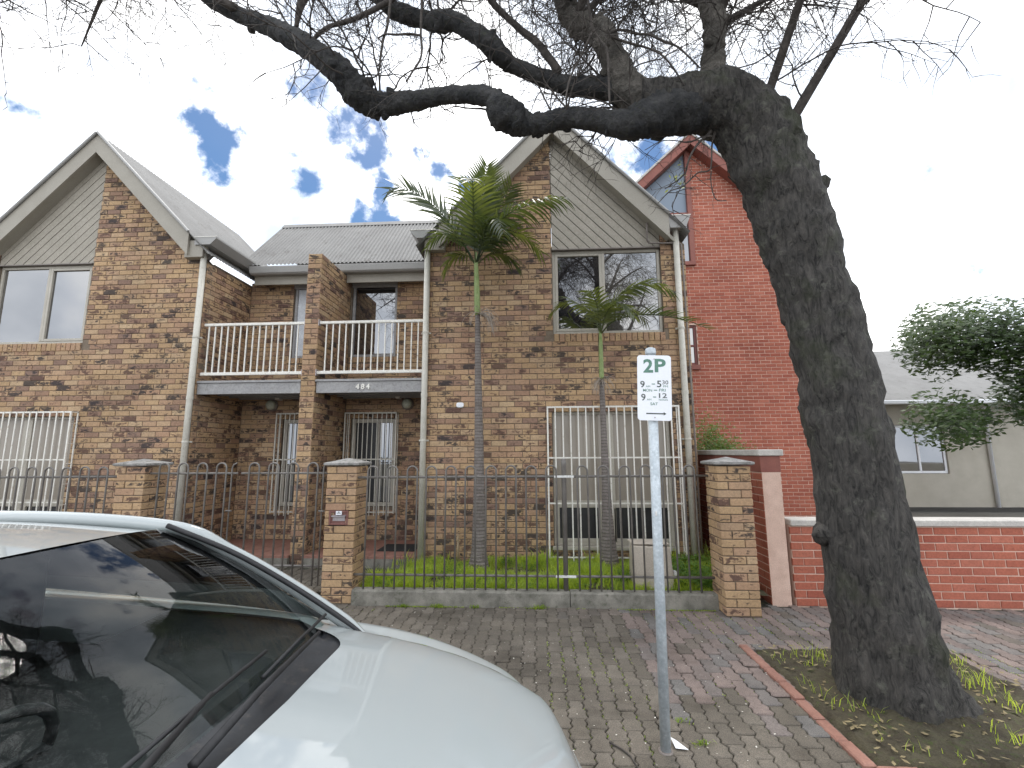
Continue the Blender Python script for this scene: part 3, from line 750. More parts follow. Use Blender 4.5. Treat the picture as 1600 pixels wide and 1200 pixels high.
    # corrugated sheet
    xl, xr = (-3.67, -1.75); pw = .076; per = 8; nxs = int((xr-xl)/pw*per)
    e0 = Vector((0, 7.88, 5.215)); e1 = Vector((0, 9.25, 6.71)); nn = Vector((0, -(e1-e0).z, (e1-e0).y)).normalized()
    V, Fc = [], []
    for i in range(nxs+1):
        x = xl+i*pw/per; h = .014*math.cos(2*math.pi*i/per)
        V += [Vector((x, 0, 0))+e0+nn*h, Vector((x, 0, 0))+e1+nn*h]
    Fc = [(2*i, 2*i+2, 2*i+3, 2*i+1) for i in range(nxs)]
    mb = MB(); mb.add(V, Fc); ro = mb.build('corrugated_roof', M['rooftin'], root, True)
    mb = MB(); mb.prism_dir([e1+Vector((xl, -.10, -.085)), e1+Vector((xr, -.10, -.085)), e1+Vector((xr, 0, .03)), e1+Vector((xl, 0, .03))], (0, .012, .012)); mb.build('ridge_cap', M['rooftin'], ro)
    mb = MB(); mb.prism_dir([e1+Vector((xl, .002, .028)), e1+Vector((xr, .002, .028)), e1+Vector((xr, 1.6, -1.6)), e1+Vector((xl, 1.6, -1.6))], (0, .01, .012)); mb.build('rear_roof', M['rooftin'], root)
    for k in range(int((xr-xl)/pw/2)): 
        pass
    # ---- balcony
    MB().box(-3.54, -1.81, YF+.02, YF+.075, 2.665, 2.845, .004).build('balcony_beam', M['greywood'], root)
    MB().box(-3.55, -1.81, YF+.0, YB, 2.85, 2.885).build('balcony_floor', M['greywood'], root)
    for y in (7.25, 7.55, 7.85, 8.12): MB().box(-3.55, -1.81, y, y+.045, 2.70, 2.848).build('joist', M['greywood'], root)
    rl = MB(); rl.box(-3.545, -1.83, YF+.02, YF+.06, 3.805, 3.85, .005)
    rail = rl.build('balcony_railing', M['cream'], root)
    MB().box(-3.55, -1.83, YF+.022, YF+.058, 2.975, 3.025, .005).build('bottom_rail', M['cream'], rail)
    for i in range(15):
        x = -3.43+i*.1085
        MB().box(x-.009, x+.009, YF+.032, YF+.05, 3.024, 3.806).build('baluster', M['cream'], rail)
    for z in (3.828, 3.0): MB().box(-3.556, -3.548, YF-.0, YF+.08, z-.05, z+.05).build('wall_plate', M['metal'], rail)
    # balcony window
    win(root, 'window', bu[0]+.004, bu[1]-.004, bu[2]+.004, bu[3]-.004, YB+.05, .05, M['greywood'], [(bu[0]+.05, bu[1]-.05, 3.55, 4.87, M['pane'] if full else M['curtain'])])
    MB().box(bu[0], bu[1], YB-.004, YB+.049, 4.87, 4.985).build('window_head', M['greywood'], root)
    # porch window, grille
    win(root, 'window', -3.435, -2.605, .765, 2.335, YB+.05, .07, M['frame'], [(-3.36, -2.95, .85, 2.26, M['darkpane']), (-2.91, -2.68, .85, 2.26, M['pane_screen'])], [(-2.95, -2.91)])
    grille(root, -3.50, -2.555, .66, 2.445, YB-.13, YB, 11, (1.60,), r=.0068, mat=M['pipe'], tr=.011)
    # porch floor
    MB().box(-3.55, -1.82, 6.98, 8.25, -.1, .15).build('porch_step', M['concrete'], root)
    for i in range(7):
        for j in range(5): MB().box(-3.548+i*.247, -3.548+i*.247+.243, 6.99+j*.252, 6.99+j*.252+.248, .15, .19, .003).build('floor_tile', M['terracotta'], root)
    # porch light and sensor
    def disc(name, mat, x, z, y, r, t, parent, n=20):
        mb = MB(); vs = []; prof = [(r, 0), (r, -t*.5), (r*.86, -t*.85), (r*.5, -t), (0.004, -t*1.05)]
        for rr, dy in prof:
            for k in range(n): a = 2*math.pi*k/n; vs.append((x+rr*math.cos(a), y+dy, z+rr*math.sin(a)))
        fs = [(i*n+k, i*n+(k+1) % n, (i+1)*n+(k+1) % n, (i+1)*n+k) for i in range(len(prof)-1) for k in range(n)]
        mb.add(vs, fs); return mb.build(name, mat, parent, True)
    pl = disc('porch_light', M['conduit'], -2.385, 2.60, YB-.002, .115, .05, root)
    disc('lens', M['lampglass'], -2.385, 2.60, YB-.04, .088, .07, pl)
    sn = MB().box(-2.58, -2.50, YB-.14, YB-.004, 2.69, 2.74, .006); sn.build('motion_sensor', M['cream'], root)
    if full:
        # numerals on the beam
        off = wloc(root)
        for i, ch in enumerate('484'):
            text_part(ch, .082, Vector((-2.86+i*.085, YF+.012, 2.722))-off, M['cream'], root, 'house_numeral', .006, .004)
        # white vent on the wall
        mb = MB(); vs = []; n = 20
        for rr, dy in ((.055, -.004), (.055, -.018), (.046, -.024)):
            for k in range(n):
                a = 2*math.pi*k/n; ca, sa = math.cos(a), math.sin(a)
                vs.append((-1.207+rr*1.05*math.copysign(abs(ca)**.6, ca), YF+dy, 2.445+rr*.72*math.copysign(abs(sa)**.6, sa)))
        fs = [(i*n+k, i*n+(k+1) % n, (i+1)*n+(k+1) % n, (i+1)*n+k) for i in range(2) for k in range(n)]+[tuple(2*n+k for k in range(n))]
        mb.add(vs, fs); mb.build('wall_vent', M['signwhite'], root)
        # conduit from the gable cladding to the right edge
        MB().tube([(1.79, 7.03, 5.33), (1.79, 6.985, 5.335), (1.785, 6.985, 5.30), (1.775, 6.985, 5.04), (1.80, 6.985, 5.0), (2.26, 6.985, 4.985), (2.30, 6.985, 4.96), (2.305, 6.985, 4.90), (2.325, 6.985, 2.6), (2.335, 6.985, .2)], .014, 8).build('conduit_pipe', M['conduit'], root, True)
    MIR[0] = False
    return root
H1 = house('pale brick house with diagonal grey gable boards behind the iron fence', False, True)
H2 = house('neighbouring pale brick house with pale curtain in its balcony window, far left', True, False)
# garden tap standpipe of the house front, beside the tall palm
t = empty('garden_tap', (-1.19, 6.90, .12), 'short tan standpipe tap against the brick wall left of the tall palm', 'garden tap')
MB().tube([(-1.19, 6.90, .1), (-1.19, 6.90, .50)], .016, 8).build('riser', M['copper'], t, True)
MB().tube([(-1.19, 6.90, .47), (-1.19, 6.84, .47), (-1.19, 6.83, .44)], .012, 8).build('spout', M['copper'], t, True)
MB().box(-1.215, -1.165, 6.89, 6.91, .505, .52, .003).build('handle', M['copper'], t)
# thin black sheet lying on the porch floor
sheet_o = MB().box(-2.55, -1.95, 7.32, 7.85, .1915, .203, .004).build('black_sheet', M['dark_sheet'], None, label='thin black sheet lying on the terracotta porch tiles', cat='door mat')

# ================================================================== red brick house and its boundary wall
rh = empty('red_brick_house', (3.95, 11.1, 0), 'red brick house with steep gable and tall glazed strip beyond the pale house', 'house')
RY = 11.1
def rlim(z):
    if z < 6.6: return (2.0, 7.3)
    h = (9.46-z)/.94; return (3.95-h, 3.95+h)
ops = ((2.0, 3.93, 6.36, 9.6), (3.45, 3.90, 3.78, 4.78))
sp = wall_bricks(2.0, 7.3, 0.0, 9.5, RY, ops, rlim, tone_red)
lay_bricks(sp, M['red'], rh, 300)
mb = MB(); slab(mb, 2.0, 7.3, -.1, 6.6, RY+.007, RY+.25, ops)
mb.prism_xz([(3.93, 6.6), (6.98, 6.6), (3.95, 9.44), (3.93, 9.44)], RY+.007, RY+.25)
mb.box(7.05, 7.3, RY+.25, 17, -.1, 6.5); mb.build('wall', M['mortar_red'], rh)
for sgn in (-1, 1):
    xe = 3.95+sgn*3.0
    p = [(3.95, 9.43), (xe, 9.43-2.83), (xe, 9.70-2.83), (3.95, 9.70)]
    if sgn < 0: p = p[::-1]
    MB().prism_xz(p, RY-.30, RY-.25).build('barge_board', M['redpaint'], rh)
    q = [(3.95, 9.45), (xe, 9.45-2.83), (xe, 9.50-2.83), (3.95, 9.50)]
    if sgn < 0: q = q[::-1]
    MB().prism_xz(q, RY-.249, RY+.02).build('soffit', M['redpaint'], rh)
    e = Vector((sgn, 0, -.943)).normalized(); nn = Vector((sgn*.943, 0, 1)).normalized(); a = Vector((3.95, RY-.33, 9.705))
    pts = [a, a+e*4.3, a+e*4.3+Vector((0, 6, 0)), a+Vector((0, 6, 0))]
    if sgn < 0: pts = pts[::-1]
    MB().prism_dir(pts, nn*.045).build('roof_sheet', M['redcap'], rh)
gw = MB(); gw.box(3.86, 3.98, RY-.05, RY+.06, 6.30, 9.40, .005)
gframe = gw.build('glazed_strip', M['redpaint'], rh)
MB().prism_xz([(2.02, 7.72), (3.86, 7.72), (3.86, 9.33), (3.83, 9.33), (2.02, 7.64)], RY+.04, RY+.055).build('pane', M['pane_blue'], gframe)
MB().box(3.42, 3.86, RY+.02, RY+.035, 6.42, 7.62).build('pane', M['pane'], gframe)
MB().box(2.02, 3.86, RY-.02, RY+.07, 7.62, 7.72, .004).build('transom', M['redpaint'], gframe)
MB().box(2.02, 3.42, RY-.0, RY+.06, 6.37, 7.62).build('infill_panel', M['redpaint'], gframe)
MB().box(3.44, 3.98, RY-.07, RY+.06, 6.30, 6.40, .006).build('window_sill', M['redpaint'], rh)
lw = win(rh, 'window', 3.455, 3.895, 3.785, 4.775, RY+.04, .06, M['darkred'], [(3.51, 3.84, 3.84, 4.72, M['pane'])], transoms=[(3.51, 3.84, 4.24, 4.29)])
MB().box(3.42, 3.93, RY-.06, RY+.06, 3.66, 3.775, .006).build('window_sill', M['redpaint'], rh)

bw_ = empty('boundary_wall', (2.7, 7.6, 0), 'low red boundary wall with pale coping beside the pale house', 'wall')
sp = wall_bricks(5.60, 10.9, 0, 1.46, 0, rz=R(-90), fix=2.60, tone=tone_red)
lay_bricks(sp, M['red'], bw_, 200)
MB().box(2.608, 2.82, 5.60, 10.9, -.1, 1.47).build('wall_core', M['mortar_red'], bw_)
MB().box(2.598, 2.83, 5.60, 10.9, 1.471, 1.66, .004).build('painted_band', M['redpaint'], bw_)
MB().box(2.57, 2.86, 5.57, 10.9, 1.661, 1.735, .008).build('coping', M['redcap'], bw_)
fw = empty('front_wall', (5, 5.5, 0), 'low red brick garden wall along the pavement at far right', 'wall')
sp = wall_bricks(2.86, 9.5, 0, .86, 5.58, tone=tone_red); lay_bricks(sp, M['red'], fw, 150)
MB().box(2.86, 9.5, 5.588, 5.8, -.1, .87).build('wall_core', M['mortar_red'], fw)
MB().box(2.86, 9.5, 5.55, 5.83, .871, .94, .008).build('coping', M['redcap'], fw)
MB().box(2.86, 9.5, 5.84, 11.0, -.1, .02).build('neighbour_yard', M['soil'], kind='structure')

# beyond the red house, out towards the right
fh = empty('cream_house', (16, 17, 0), 'low cream rendered house with a grey hipped roof at the far right', 'house')
M['render'] = worn('cream_render', (.42, .39, .33), (.48, .45, .385), 2, .85, 80, .2)
mb = MB(); slab(mb, 9.6, 24, 0, 3.3, 15, 15.3, ((11, 12.6, 1, 2.5), (15.5, 17.6, 1, 2.5), (20, 21.6, 1, 2.5))); mb.build('wall', M['render'], fh)
MB().box(9.6, 9.9, 15.31, 22, 0, 3.3).build('side_wall', M['render'], fh)
for a_, b_ in ((11, 12.6), (15.5, 17.6), (20, 21.6)): win(fh, 'window', a_+.01, b_-.01, 1.01, 2.49, 15.05, .07, M['signwhite'], [(a_+.08, b_-.08, 1.08, 2.42, M['pane'])], [((a_+b_)/2-.03, (a_+b_)/2+.03)])
mb = MB(); mb.add([(9.1, 14.5, 3.2), (24.5, 14.5, 3.2), (24.5, 22.5, 3.2), (9.1, 22.5, 3.2), (12.6, 18.5, 5.6), (21, 18.5, 5.6)], [(0, 1, 5, 4), (1, 2, 5), (2, 3, 4, 5), (3, 0, 4), (3, 2, 1, 0)]); mb.build('roof', M['rooftin'], fh)
MB().box(9.1, 24.5, 14.42, 14.54, 3.1, 3.22, .02).build('gutter', M['signwhite'], fh)
MB().tube([(13.8, 14.93, 0), (13.8, 14.93, 3.0), (13.8, 14.55, 3.12)], .05, 8).build('downpipe', M['signwhite'], fh, True)
MB().box(9.5, 40, 5.6, 5.85, -.1, 1.05).build('rendered_wall', M['render'], None, label='low cream rendered street wall at the far right edge', cat='wall')
M['treeleaf'] = leaf_mat('tree_leaf', (.035, .07, .018), (.10, .15, .04), .5, .3, 2)
def bg_tree(x, y, h, r_, label):
    t = empty('leafy_tree', (x, y, -.1), label, 'tree', 'background trees'); mb = MB()
    mb.tube([(x, y, -.1), (x+.1, y, h*.35), (x+.05, y, h*.75)], [.22, .17, .06], 9); mb.build('trunk', M['bark'], t, True); mb = MB()
    cl = [Vector((x+random.gauss(0, r_*.5), y+random.gauss(0, r_*.5), h*.68+random.gauss(0, h*.16))) for _ in range(16)]
    for c in cl:
        for _ in range(900):
            v = Vector((random.gauss(0, 1), random.gauss(0, 1), random.gauss(0, .8))).normalized()*r_*.42*random.random()**.4
            p = c+v; a2 = Vector((random.gauss(0, 1), random.gauss(0, 1), random.gauss(0, .6))).normalized()*.085; w = a2.orthogonal().normalized()*.035
            mb.add([p-a2, p+w, p+a2, p-w], [(0, 1, 2, 3)])
    mb.build('crown', M['treeleaf'], t)
bg_tree(11.5, 11.2, 6.0, 1.9, 'round leafy tree in front of the cream house')
bg_tree(22.5, 12.5, 7.0, 2.3, 'taller leafy tree at the far right edge')
bg_tree(14.5, 26, 9.0, 3.0, 'large leafy tree rising behind the cream house')
# ================================================================== fence pillars
def pillar(loc, label, letterbox=False):
    x0, y0 = loc; W_ = .36
    r = empty('brick_pillar', (x0+W_/2, y0+W_/2, 0), label, 'brick pillar', 'brick fence pillars')
    sp = []; d = .11; g = MJ; Lb = W_-d-g
    for i in range(18):
        z = .012+i*.0862+BH/2; a = [] 
        if i % 2 == 0: a = [((x0+Lb/2, y0+d/2), 0), ((x0+W_-d/2, y0+Lb/2), 90), ((x0+W_-Lb/2, y0+W_-d/2), 0), ((x0+d/2, y0+W_-Lb/2), 90)]
        else: a = [((x0+W_-Lb/2, y0+d/2), 0), ((x0+W_-d/2, y0+W_-Lb/2), 90), ((x0+Lb/2, y0+W_-d/2), 0), ((x0+d/2, y0+Lb/2), 90)]
        for k, ((cx, cy), rot) in enumerate(a):
            c = (cx+random.gauss(0, .0015), cy+random.gauss(0, .0015), z)
            if letterbox and i in (10, 11) and k == 0:
                # course cut round the letterbox
                for (l, rr) in ((x0, x0+.045), (x0+.285, x0+W_)):
                    sp.append((((l+rr)/2, y0+d/2, z), 0, rr-l, BH, d, (random.random()*.5, .2, random.random()), True, 0))
                continue
            if letterbox and i in (10, 11) and k == 1 and i % 2 == 0: pass
            sp.append((c, R(rot), Lb, BH, d, (random.random()*.78, min(1, max(0, random.gauss(.26, .26))), random.random()), True, 0))
    lay_bricks(sp, M['tan'], r, 300)
    MB().box(x0+.012, x0+W_-.012, y0+.012 if not letterbox else y0+.06, y0+W_-.012, 0, 1.555).build('mortar_core', M['mortar'], r)
    if letterbox:
        MB().box(x0+.012, x0+W_-.012, y0+.012, y0+.059, 0, .865).build('mortar_front', M['mortar'], r)
        MB().box(x0+.012, x0+W_-.012, y0+.012, y0+.059, 1.05, 1.555).build('mortar_front', M['mortar'], r)
    h = .035; mb = MB(); b0, b1, c0, c1 = x0-.035, x0+W_+.035, y0-.035, y0+W_+.035; z0 = 1.565; cx, cy = (b0+b1)/2, (c0+c1)/2
    mb.add([(b0+.02, c0+.02, z0), (b1-.02, c0+.02, z0), (b1-.02, c1-.02, z0), (b0+.02, c1-.02, z0), (b0, c0, z0+.012), (b1, c0, z0+.012), (b1, c1, z0+.012), (b0, c1, z0+.012),
            (b0, c0, z0+h), (b1, c0, z0+h), (b1, c1, z0+h), (b0, c1, z0+h), (cx, cy, z0+h+.055)],
           [(3, 2, 1, 0)]+[(i, (i+1) % 4, (i+1) % 4+4, i+4) for i in range(4)]+[(i+4, (i+1) % 4+4, (i+1) % 4+8, i+8) for i in range(4)]+[(i+8, (i+1) % 4+8, 12) for i in range(4)])
    mb.build('cap', M['capstone'], r)
    if letterbox:
        lx0, lx1, lz0, lz1 = x0+.050, x0+.280, .878, 1.043
        mb = MB(); f = .022
        mb.box(lx0, lx0+f, y0-.004, y0+.05, lz0, lz1, .003); mb.box(lx1-f, lx1, y0-.004, y0+.05, lz0, lz1, .003)
        mb.box(lx0+f, lx1-f, y0-.003, y0+.05, lz1-f, lz1, .003); mb.box(lx0+f, lx1-f, y0-.003, y0+.05, lz0, lz0+f, .003)
        mb.box(lx0+f, lx1-f, y0+.012, y0+.05, lz0+f, lz1-f)
        lb = mb.build('letterbox', M['maroon'], r)
        MB().prism_dir([(lx0+.035, y0+.011, .985), (lx1-.03, y0+.011, .985), (lx1-.03, y0-.018, .972), (lx0+.035, y0-.018, .972)], (0, .0, .008)).build('slot_hood', M['metal'], lb)
        MB().box(lx0+.045, lx1-.04, y0+.004, y0+.0115, .925, .966).build('slot_flap', M['metal'], lb)
        MB().box(lx0+.085, lx0+.155, y0-.010, y0-.0035, .995, 1.040).build('name_plate', M['signwhite'], lb)
        MB().box(lx0+.095, lx0+.145, y0-.0112, y0-.0102, 1.012, 1.018).build('printed_line', M['signdark'], lb)
        MB().box(lx0+.112, lx0+.128, y0-.0112, y0-.0102, 1.023, 1.033).build('printed_line', M['signdark'], lb)
    return r
pillar((-2.525, 5.43), 'brick fence pillar with a maroon letterbox set in its face', True)
pillar((1.945, 5.20), 'plain brick fence pillar at the right end of the iron fence')
pillar((-5.175, 5.43), 'plain brick fence pillar at far left beyond the gates')

# ================================================================== plinth, fence, gates
def plinth(x0, x1, y0, label):
    mb = MB(); n = int((x1-x0)/.07); V = []; 
    prof = [(y0+.0, 0, -.1), (y0, 0, .06), (y0+.004, 0, .148), (y0+.018, 0, .165), (y0+.125, 0, .168), (y0+.14, 0, .15), (y0+.14, 0, -.1)]
    for i in range(n+1):
        x = x0+(x1-x0)*i/n
        for (y, _, z) in prof: V.append((x, y+random.gauss(0, .0018), z+(random.gauss(0, .002) if z > 0 else 0)))
    k = len(prof); fs = [(i*k+j, (i+1)*k+j, (i+1)*k+j+1, i*k+j+1) for i in range(n) for j in range(k-1)]+[tuple(range(k-1, -1, -1)), tuple(n*k+j for j in range(k))]
    mb.add(V, fs); return mb.build('concrete_plinth', M['concrete'], None, label=label, cat='low wall', group='concrete plinths under the fence')
plinth(-2.155, .330, 5.40, 'longer mossy concrete plinth under the fence, left of the crack')
plinth(.338, 1.945, 5.40, 'shorter concrete plinth under the fence behind the parking sign')
plinth(-9.6, -5.18, 5.40, 'concrete plinth under the far left fence')

def hoop_mb(xc, y, w, zb, zt, r=.0106):
    pts = [(xc-w/2, y, zb), (xc-w/2, y, zt-w/2)]
    for k in range(1, 9): a = math.pi*k/9; pts.append((xc-w/2*math.cos(a), y, zt-w/2+w/2*math.sin(a)))
    pts += [(xc+w/2, y, zt-w/2), (xc+w/2, y, zb)]
    return MB().tube(pts, r, 7)
def fence(x0, x1, hoops, posts, label, y=5.475):
    r = empty('iron_fence', ((x0+x1)/2, y, .16), label, 'fence', 'hoop topped iron fences')
    MB().tube([(x0, y+.0, 1.425), (x1, y, 1.438)], .0145, 8).build('top_rail', M['iron'], r, True)
    MB().tube([(x0, y+.0, .318), (x1, y, .322)], .0145, 8).build('bottom_rail', M['iron'], r, True)
    for xc in hoops: hoop_mb(xc+random.gauss(0, .003), y-.014, .120, .165, 1.555+random.gauss(0, .003)).build('hoop_picket', M['iron'], r, True)
    for xp in posts:
        p = MB().lathe([(.028, 0), (.028, 1.40), (.030, 1.41), (.030, 1.44), (.020, 1.46)], (xp, y+.012, .16), 12).build('post', M['iron'], r, True)
        MB().lathe([(.024, 0), (.026, .12), (.018, .14)], (xp, y+.012, 1.5), 10).build('post_cap', M['iron'], p, True)
        for z in (.318, 1.43): MB().box(xp-.115, xp+.115, y-.018, y-.004, z-.012, z+.014, .003).build('clamp', M['whiteweld'], p)
    return r
hs = [-1.975+i*.2355 for i in range(10)]+[.506+i*.244 for i in range(7)]
fence(-2.165, 1.95, [h for h in hs if h < 1.99-.06] , [.295], 'dark hoop topped iron fence in front of the palms')
fence(-9.6, -5.18, [-9.4+i*.236 for i in range(18)], [], 'dark hoop topped iron fence along the far left garden')
def gate(x0, x1, label, y=5.50):
    r = empty('iron_gate', ((x0+x1)/2, y, .15), label, 'gate', 'iron front gates')
    MB().tube([(x0, y, 1.475), (x1, y, 1.475)], .013, 8).build('top_rail', M['iron'], r, True)
    MB().tube([(x0, y, .40), (x1, y, .40)], .013, 8).build('bottom_rail', M['iron'], r, True)
    n = int((x1-x0)/.245)
    for i in range(n):
        xc = x1-.20-i*.245
        hoop_mb(xc, y-.013, .125, .18, 1.60).build('hoop_picket', M['iron'], r, True)
    MB().tube([(x1-.065, y-.013, .18), (x1-.065, y-.013, 1.54), (x1-.05, y-.013, 1.58), (x1-.01, y-.013, 1.60)], .0095, 7).build('end_picket', M['iron'], r, True)
    MB().tube([(x1-.02, y-.03, 1.03), (x1-.09, y-.04, 1.035)], .009, 7).build('latch', M['iron'], r, True)
gate(-3.63, -2.53, 'hoop topped iron gate hung left of the letterbox pillar')
gate(-4.80, -3.68, 'hoop topped iron gate beside the far left pillar')

# ================================================================== beige box in the garden
bx = empty('utility_box', (1.3, 5.72, .12), 'beige metal utility box behind the fence, right of the short palm', 'utility box')
mb = MB(); mb.add([(1.09, 5.66, .1), (1.56, 5.66, .1), (1.56, 5.95, .1), (1.09, 5.95, .1), (1.075, 5.68, .62), (1.535, 5.68, .60), (1.50, 5.95, .63), (1.11, 5.95, .65)],
                  [(3, 2, 1, 0), (4, 5, 6, 7), (0, 1, 5, 4), (1, 2, 6, 5), (2, 3, 7, 6), (3, 0, 4, 7)])
b_o = mb.build('casing', M['boxbeige'], bx); bv = b_o.modifiers.new('b', 'BEVEL'); bv.width = .014; bv.segments = 2
MB().box(1.085, 1.525, 5.69, 5.94, .628, .648, .006).build('lid', M['boxbeige'], bx)
MB().box(1.565, 1.60, 5.70, 5.76, .28, .33, .005).build('hinge', M['whiteweld'], bx)

# ================================================================== parking sign
sg = empty('parking_sign', (.725, 2.96, 0), 'white two hour parking sign on a galvanised pole by the kerb', 'parking sign')
PX, PY = .725, 2.965
MB().tube([(PX-.013, PY, -.05), (PX+.014, PY, 2.36)], .0302, 20).build('pole', M['galv'], sg, True)
MB().lathe([(.0335, -.012), (.0345, .0), (.0345, .018), (.031, .030), (.012, .038)], (PX+.014, PY, 2.352), 20).build('pole_cap', M['galv'], sg, True)
MB().lathe([(.040, -.02), (.042, .012), (.036, .014)], (PX-.013, PY, .0), 20).build('base_collar', M['conduit'], sg, True)
MB().tube([(PX-.008, PY-.031, 1.33), (PX-.008, PY-.0315, 1.355)], .006, 6).build('tape', M['whiteweld'], sg)
# plate: rounded rectangle, leaning a little
pc = Vector((.742, 2.925, 2.120)); pw2, ph2, rc = .1065, .2095, .020
poly = []
for cx_, cz_, a0 in ((pw2-rc, -ph2+rc, -90), (pw2-rc, ph2-rc, 0), (-pw2+rc, ph2-rc, 90), (-pw2+rc, -ph2+rc, 180)):
    for k in range(7): a = R(a0+15*k); poly.append((cx_+rc*math.cos(a), cz_+rc*math.sin(a)))
me = MB(); me.prism_xz(poly, -.002, .0005)
plate = me.build('sign_plate', M['signwhite'], None); plate.parent = sg; plate.location = pc-wloc(sg)
def sgn_text(t, x0, x1, base, cap, mat, bold=0.0):
    """x0,x1,base,cap measured on the plate drawing (units of 1/1995 m)"""
    cy_ = base; c0 = 390+30*(cy_-205)/805
    xm = ((x0+x1)/2-c0)/1995; zb = ph2-(base-205)/1995
    o = text_part(t, cap/1995, (xm, -.0026, zb), mat, plate, 'lettering', .0003, bold)
    w = o.dimensions.x if o.dimensions.x > 0 else 1
    xs = [v.co.x for v in o.data.vertices]; w = max(xs)-min(xs); k = ((x1-x0)/1995)/w
    o.scale = (k, 1, 1); o.location.x = xm-k*(max(xs)+min(xs))/2
def sgn_bar(x0, x1, y, th, mat):
    c0 = 390+30*(y-205)/805
    MB0 = MB(); MB0.box((x0-c0)/1995, (x1-c0)/1995, -.0029, -.0022, ph2-(y-205)/1995-th/3990, ph2-(y-205)/1995+th/3990)
    o = MB0.build('lettering', mat, None); o.parent = plate
G_, D_ = M['signgreen'], M['signdark']
sgn_text('2', 262, 385, 425, 170, G_, .0035); sgn_text('P', 405, 545, 418, 170, G_, .0035)
sgn_text('9', 228, 285, 622, 84, D_, .0009); sgn_text('AM', 298, 352, 620, 24, G_); sgn_bar(370, 412, 577, 11, G_)
sgn_text('5', 437, 492, 615, 86, D_, .0009); sgn_text('30', 503, 577, 578, 52, D_, .0003); sgn_text('PM', 514, 572, 617, 27, G_)
sgn_text('MON', 265, 378, 675, 36, G_, .0002); sgn_bar(398, 440, 656, 11, G_); sgn_text('FRI', 465, 545, 670, 36, G_, .0002)
sgn_text('9', 245, 300, 789, 86, D_, .0009); sgn_text('AM', 315, 370, 787, 24, G_); sgn_bar(390, 430, 743, 11, G_)
sgn_text('12', 465, 565, 752, 62, D_, .0005); sgn_text('NOON', 465, 572, 787, 23, G_)
sgn_text('SAT', 360, 455, 847, 36, G_, .0002)
sgn_bar(312, 540, 953, 16, D_)
c0 = 390+30*(953-205)/805; zz = ph2-(953-205)/1995
a_ = MB(); a_.prism_xz([((525-c0)/1995, zz-.011), ((562-c0)/1995, zz), ((525-c0)/1995, zz+.011), ((533-c0)/1995, zz)], -.0029, -.0022); ao = a_.build('lettering', D_, None); ao.parent = plate
for zq in (.185, -.19): 
    q = MB().tube([(0, -.0022, zq), (0, -.005, zq)], .0045, 10).build('bolt', M['metal'], None); q.parent = plate
plate.rotation_euler = (0, R(2.0), 0)

# ================================================================== palms
def catmull(pts, n):
    P = [Vector(p) for p in pts]; P = [P[0]*2-P[1]]+P+[P[-1]*2-P[-2]]; out = []
    for i in range(1, len(P)-2):
        for k in range(n):
            t = k/n; a, b, c, d = P[i-1:i+3]
            out.append(.5*((2*b)+(c-a)*t+(2*a-5*b+4*c-d)*t*t+(3*b-a-3*c+d)*t**3))
    out.append(P[-2]); return out
def frond_mesh(path, leaf_len, nleaf_, side_up=.25, droop=.5, width=.028, start=.16, bare_r=.012, side=None):
    nleaf = int(nleaf_*.86); path = catmull(path, 10); N = len(path); mb = MB()
    L = [0]
    for a, b in zip(path, path[1:]): L.append(L[-1]+(b-a).length)
    tot = L[-1]
    mb.tube(path, [bare_r*(1-.85*l/tot) for l in L], 5)
    def at(s):
        s *= tot
        for i in range(N-1):
            if L[i+1] >= s: t = (s-L[i])/max(1e-9, L[i+1]-L[i]); return path[i].lerp(path[i+1], t), (path[i+1]-path[i]).normalized()
        return path[-1], (path[-1]-path[-2]).normalized()
    for k in range(nleaf):
        s = start+(1-start)*(k+.5)/nleaf
        p, t = at(s); up = Vector((0, 0, 1)); sd_ = t.cross(up) if side is None else (Vector(side)-t*Vector(side).dot(t))
        sd_ = sd_.normalized() if sd_.length > .05 else Vector((1, 0, 0)); up2 = sd_.cross(t).normalized()
        ll = leaf_len*(.55+.75*math.sin(math.pi*min(1, .12+s*.86)))*random.uniform(.88, 1.1)*.8
        for sg_ in (-1, 1):
            fw = .45+.75*s
            d = (sd_*sg_*1.0+t*fw+up2*(side_up+random.gauss(0, .09))).normalized()
            q = p.copy(); w = 1.3*width*(.7+.5*math.sin(math.pi*s)); ring = []
            seg = 5; wn_ = d.cross(up2).normalized() if d.cross(up2).length > .01 else t
            fl = random.gauss(0, .25)
            for j in range(seg+1):
                u = j/seg; ww = w*(1-u**1.6)*.5*(.45+.55*min(1, u*5))+.0006
                wv = (t*math.cos(fl)+up2*math.sin(fl)); wv = (wv-d*wv.dot(d)).normalized()
                ring.append((q-wv*ww, q+wv*ww+Vector((0, 0, 0))))
                d = (d+Vector((0, 0, -1))*droop*(.10+.26*u)*random.uniform(.7, 1.3)).normalized(); q = q+d*ll/seg
            vs = [v for r_ in ring for v in r_]; fs = [(2*j, 2*j+2, 2*j+3, 2*j+1) for j in range(seg)]
            mb.add(vs, fs)
    return mb
